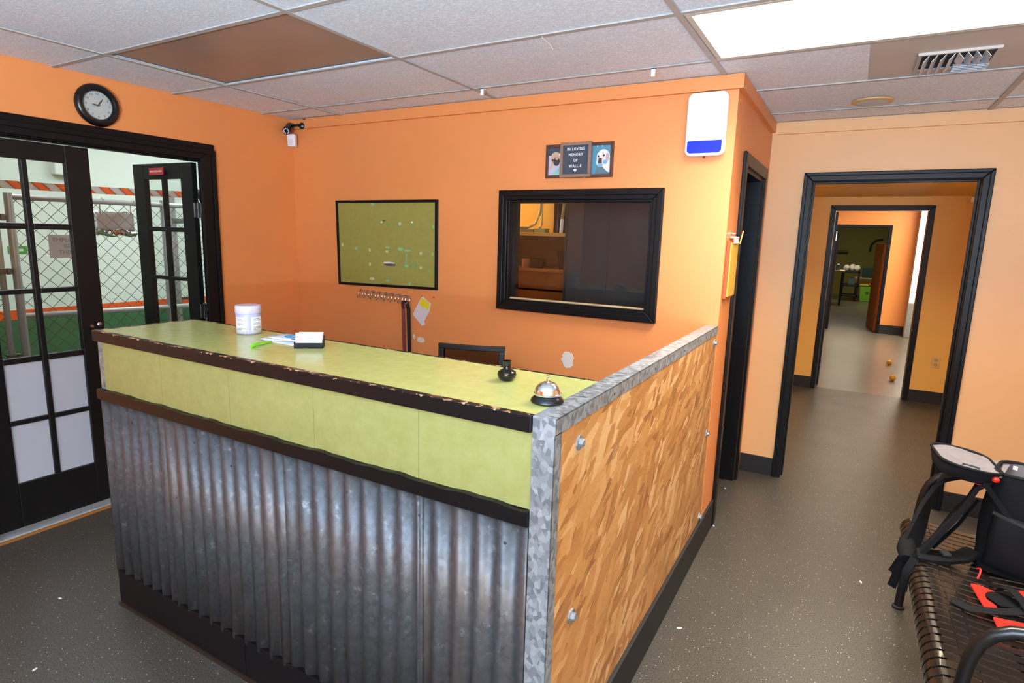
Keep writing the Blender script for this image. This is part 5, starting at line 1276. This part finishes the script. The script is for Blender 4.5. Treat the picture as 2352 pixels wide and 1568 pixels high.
strap('side_strap', [bp(-.012, .02, .25), (.445, 2.60, .585), (.41, 2.59, .53), (.375, 2.57, .485)], .022, .003, (0, 1, .3))
# padded knob of folded belt at the front edge
MB().tube([(.305, 2.66, .455), (.302, 2.60, .440), (.300, 2.545, .425)], [.026, .034, .022], 10).build('belt_fold', M_FABRIC, bg, smooth=True)

# ================================================================== RED HARNESS ON THE BENCH
rh = thing('red_harness', 'red flat panel with black webbing straps lying on bench', 'harness', (.56, 2.33, .445))
zh = .445
def curve(pts, k=6):
    return pts
MB().prism([(.474, 2.420), (.500, 2.425), (.540, 2.400), (.532, 2.378), (.508, 2.360), (.506, 2.335), (.528, 2.300), (.520, 2.268), (.494, 2.262), (.484, 2.33)], lambda a, b, d: (a, b, d), zh, zh+.010).build('red_panel', M_RED, rh, bevel=.003)
MB().prism([(.505, 2.225), (.60, 2.235), (.68, 2.27), (.68, 2.21), (.60, 2.165), (.508, 2.150)], lambda a, b, d: (a, b, d), zh, zh+.010).build('red_panel', M_RED, rh, bevel=.003)
MB().prism([(.60, 2.45), (.70, 2.50), (.72, 2.44), (.66, 2.40), (.61, 2.41)], lambda a, b, d: (a, b, d), zh, zh+.010).build('red_panel', M_RED, rh, bevel=.003)
MB().prism([(.513+.045*math.cos(R(a)), 2.345+.045*math.sin(R(a))) for a in range(-60, 200, 20)]+[(.50, 2.30)], lambda a, b, d: (a+.035, b, d), zh+.010, zh+.016).build('black_pad', M_FABRIC, rh, bevel=.002)
MB().ribbon([(.545, 2.40, zh+.016), (.552, 2.385, zh+.040), (.570, 2.355, zh+.052), (.592, 2.31, zh+.040), (.61, 2.27, zh+.018)], (1, .6, 0), .030, .003).build('black_strap', M_WEB, rh, smooth=True)
MB().ribbon([(.408, 2.275, zh+.003), (.45, 2.245, zh+.004), (.50, 2.245, zh+.014), (.56, 2.27, zh+.018), (.63, 2.32, zh+.018), (.70, 2.36, zh+.014)], (-.4, 1, 0), .036, .003).build('black_strap', M_WEB, rh, smooth=True)

# ================================================================== LITTER ON THE FLOOR
def crumb(x, y, l, wd, rot, label):
    c, s_ = math.cos(R(rot)), math.sin(R(rot)); rc = random.Random(int(x*100+y*10))
    pts = []
    for k in range(10):
        a = 2*math.pi*k/10; p_, q = l/2*math.cos(a)*rc.uniform(.85, 1.1), wd/2*math.sin(a)*rc.uniform(.8, 1.15)
        pts.append((x+p_*c-q*s_, y+p_*s_+q*c))
    MB().prism(pts, lambda a, b, d: (a, b, d), .0002, .004).build('paper_scrap', M_PAPER, label=label, cat='scrap', group='scraps on the floor')
crumb(-.46, 2.287, .024, .008, 35, 'white scrap on the floor in front of strand board panel')
crumb(-.525, 3.30, .022, .008, -40, 'white scrap on the floor at far end of strand board panel')
crumb(.202, 3.102, .022, .008, 110, 'white scrap on the floor left of the bench')
crumb(-2.80, 1.05, .018, .007, 20, 'white scrap on the dark floor between french doors and counter')
crumb(-.565, 3.88, .014, .010, 0, 'white scrap on the floor outside the side doorway')
crumb(-2.40, .80, .018, .007, 100, 'white scrap on the dark floor in front of the counter corner')
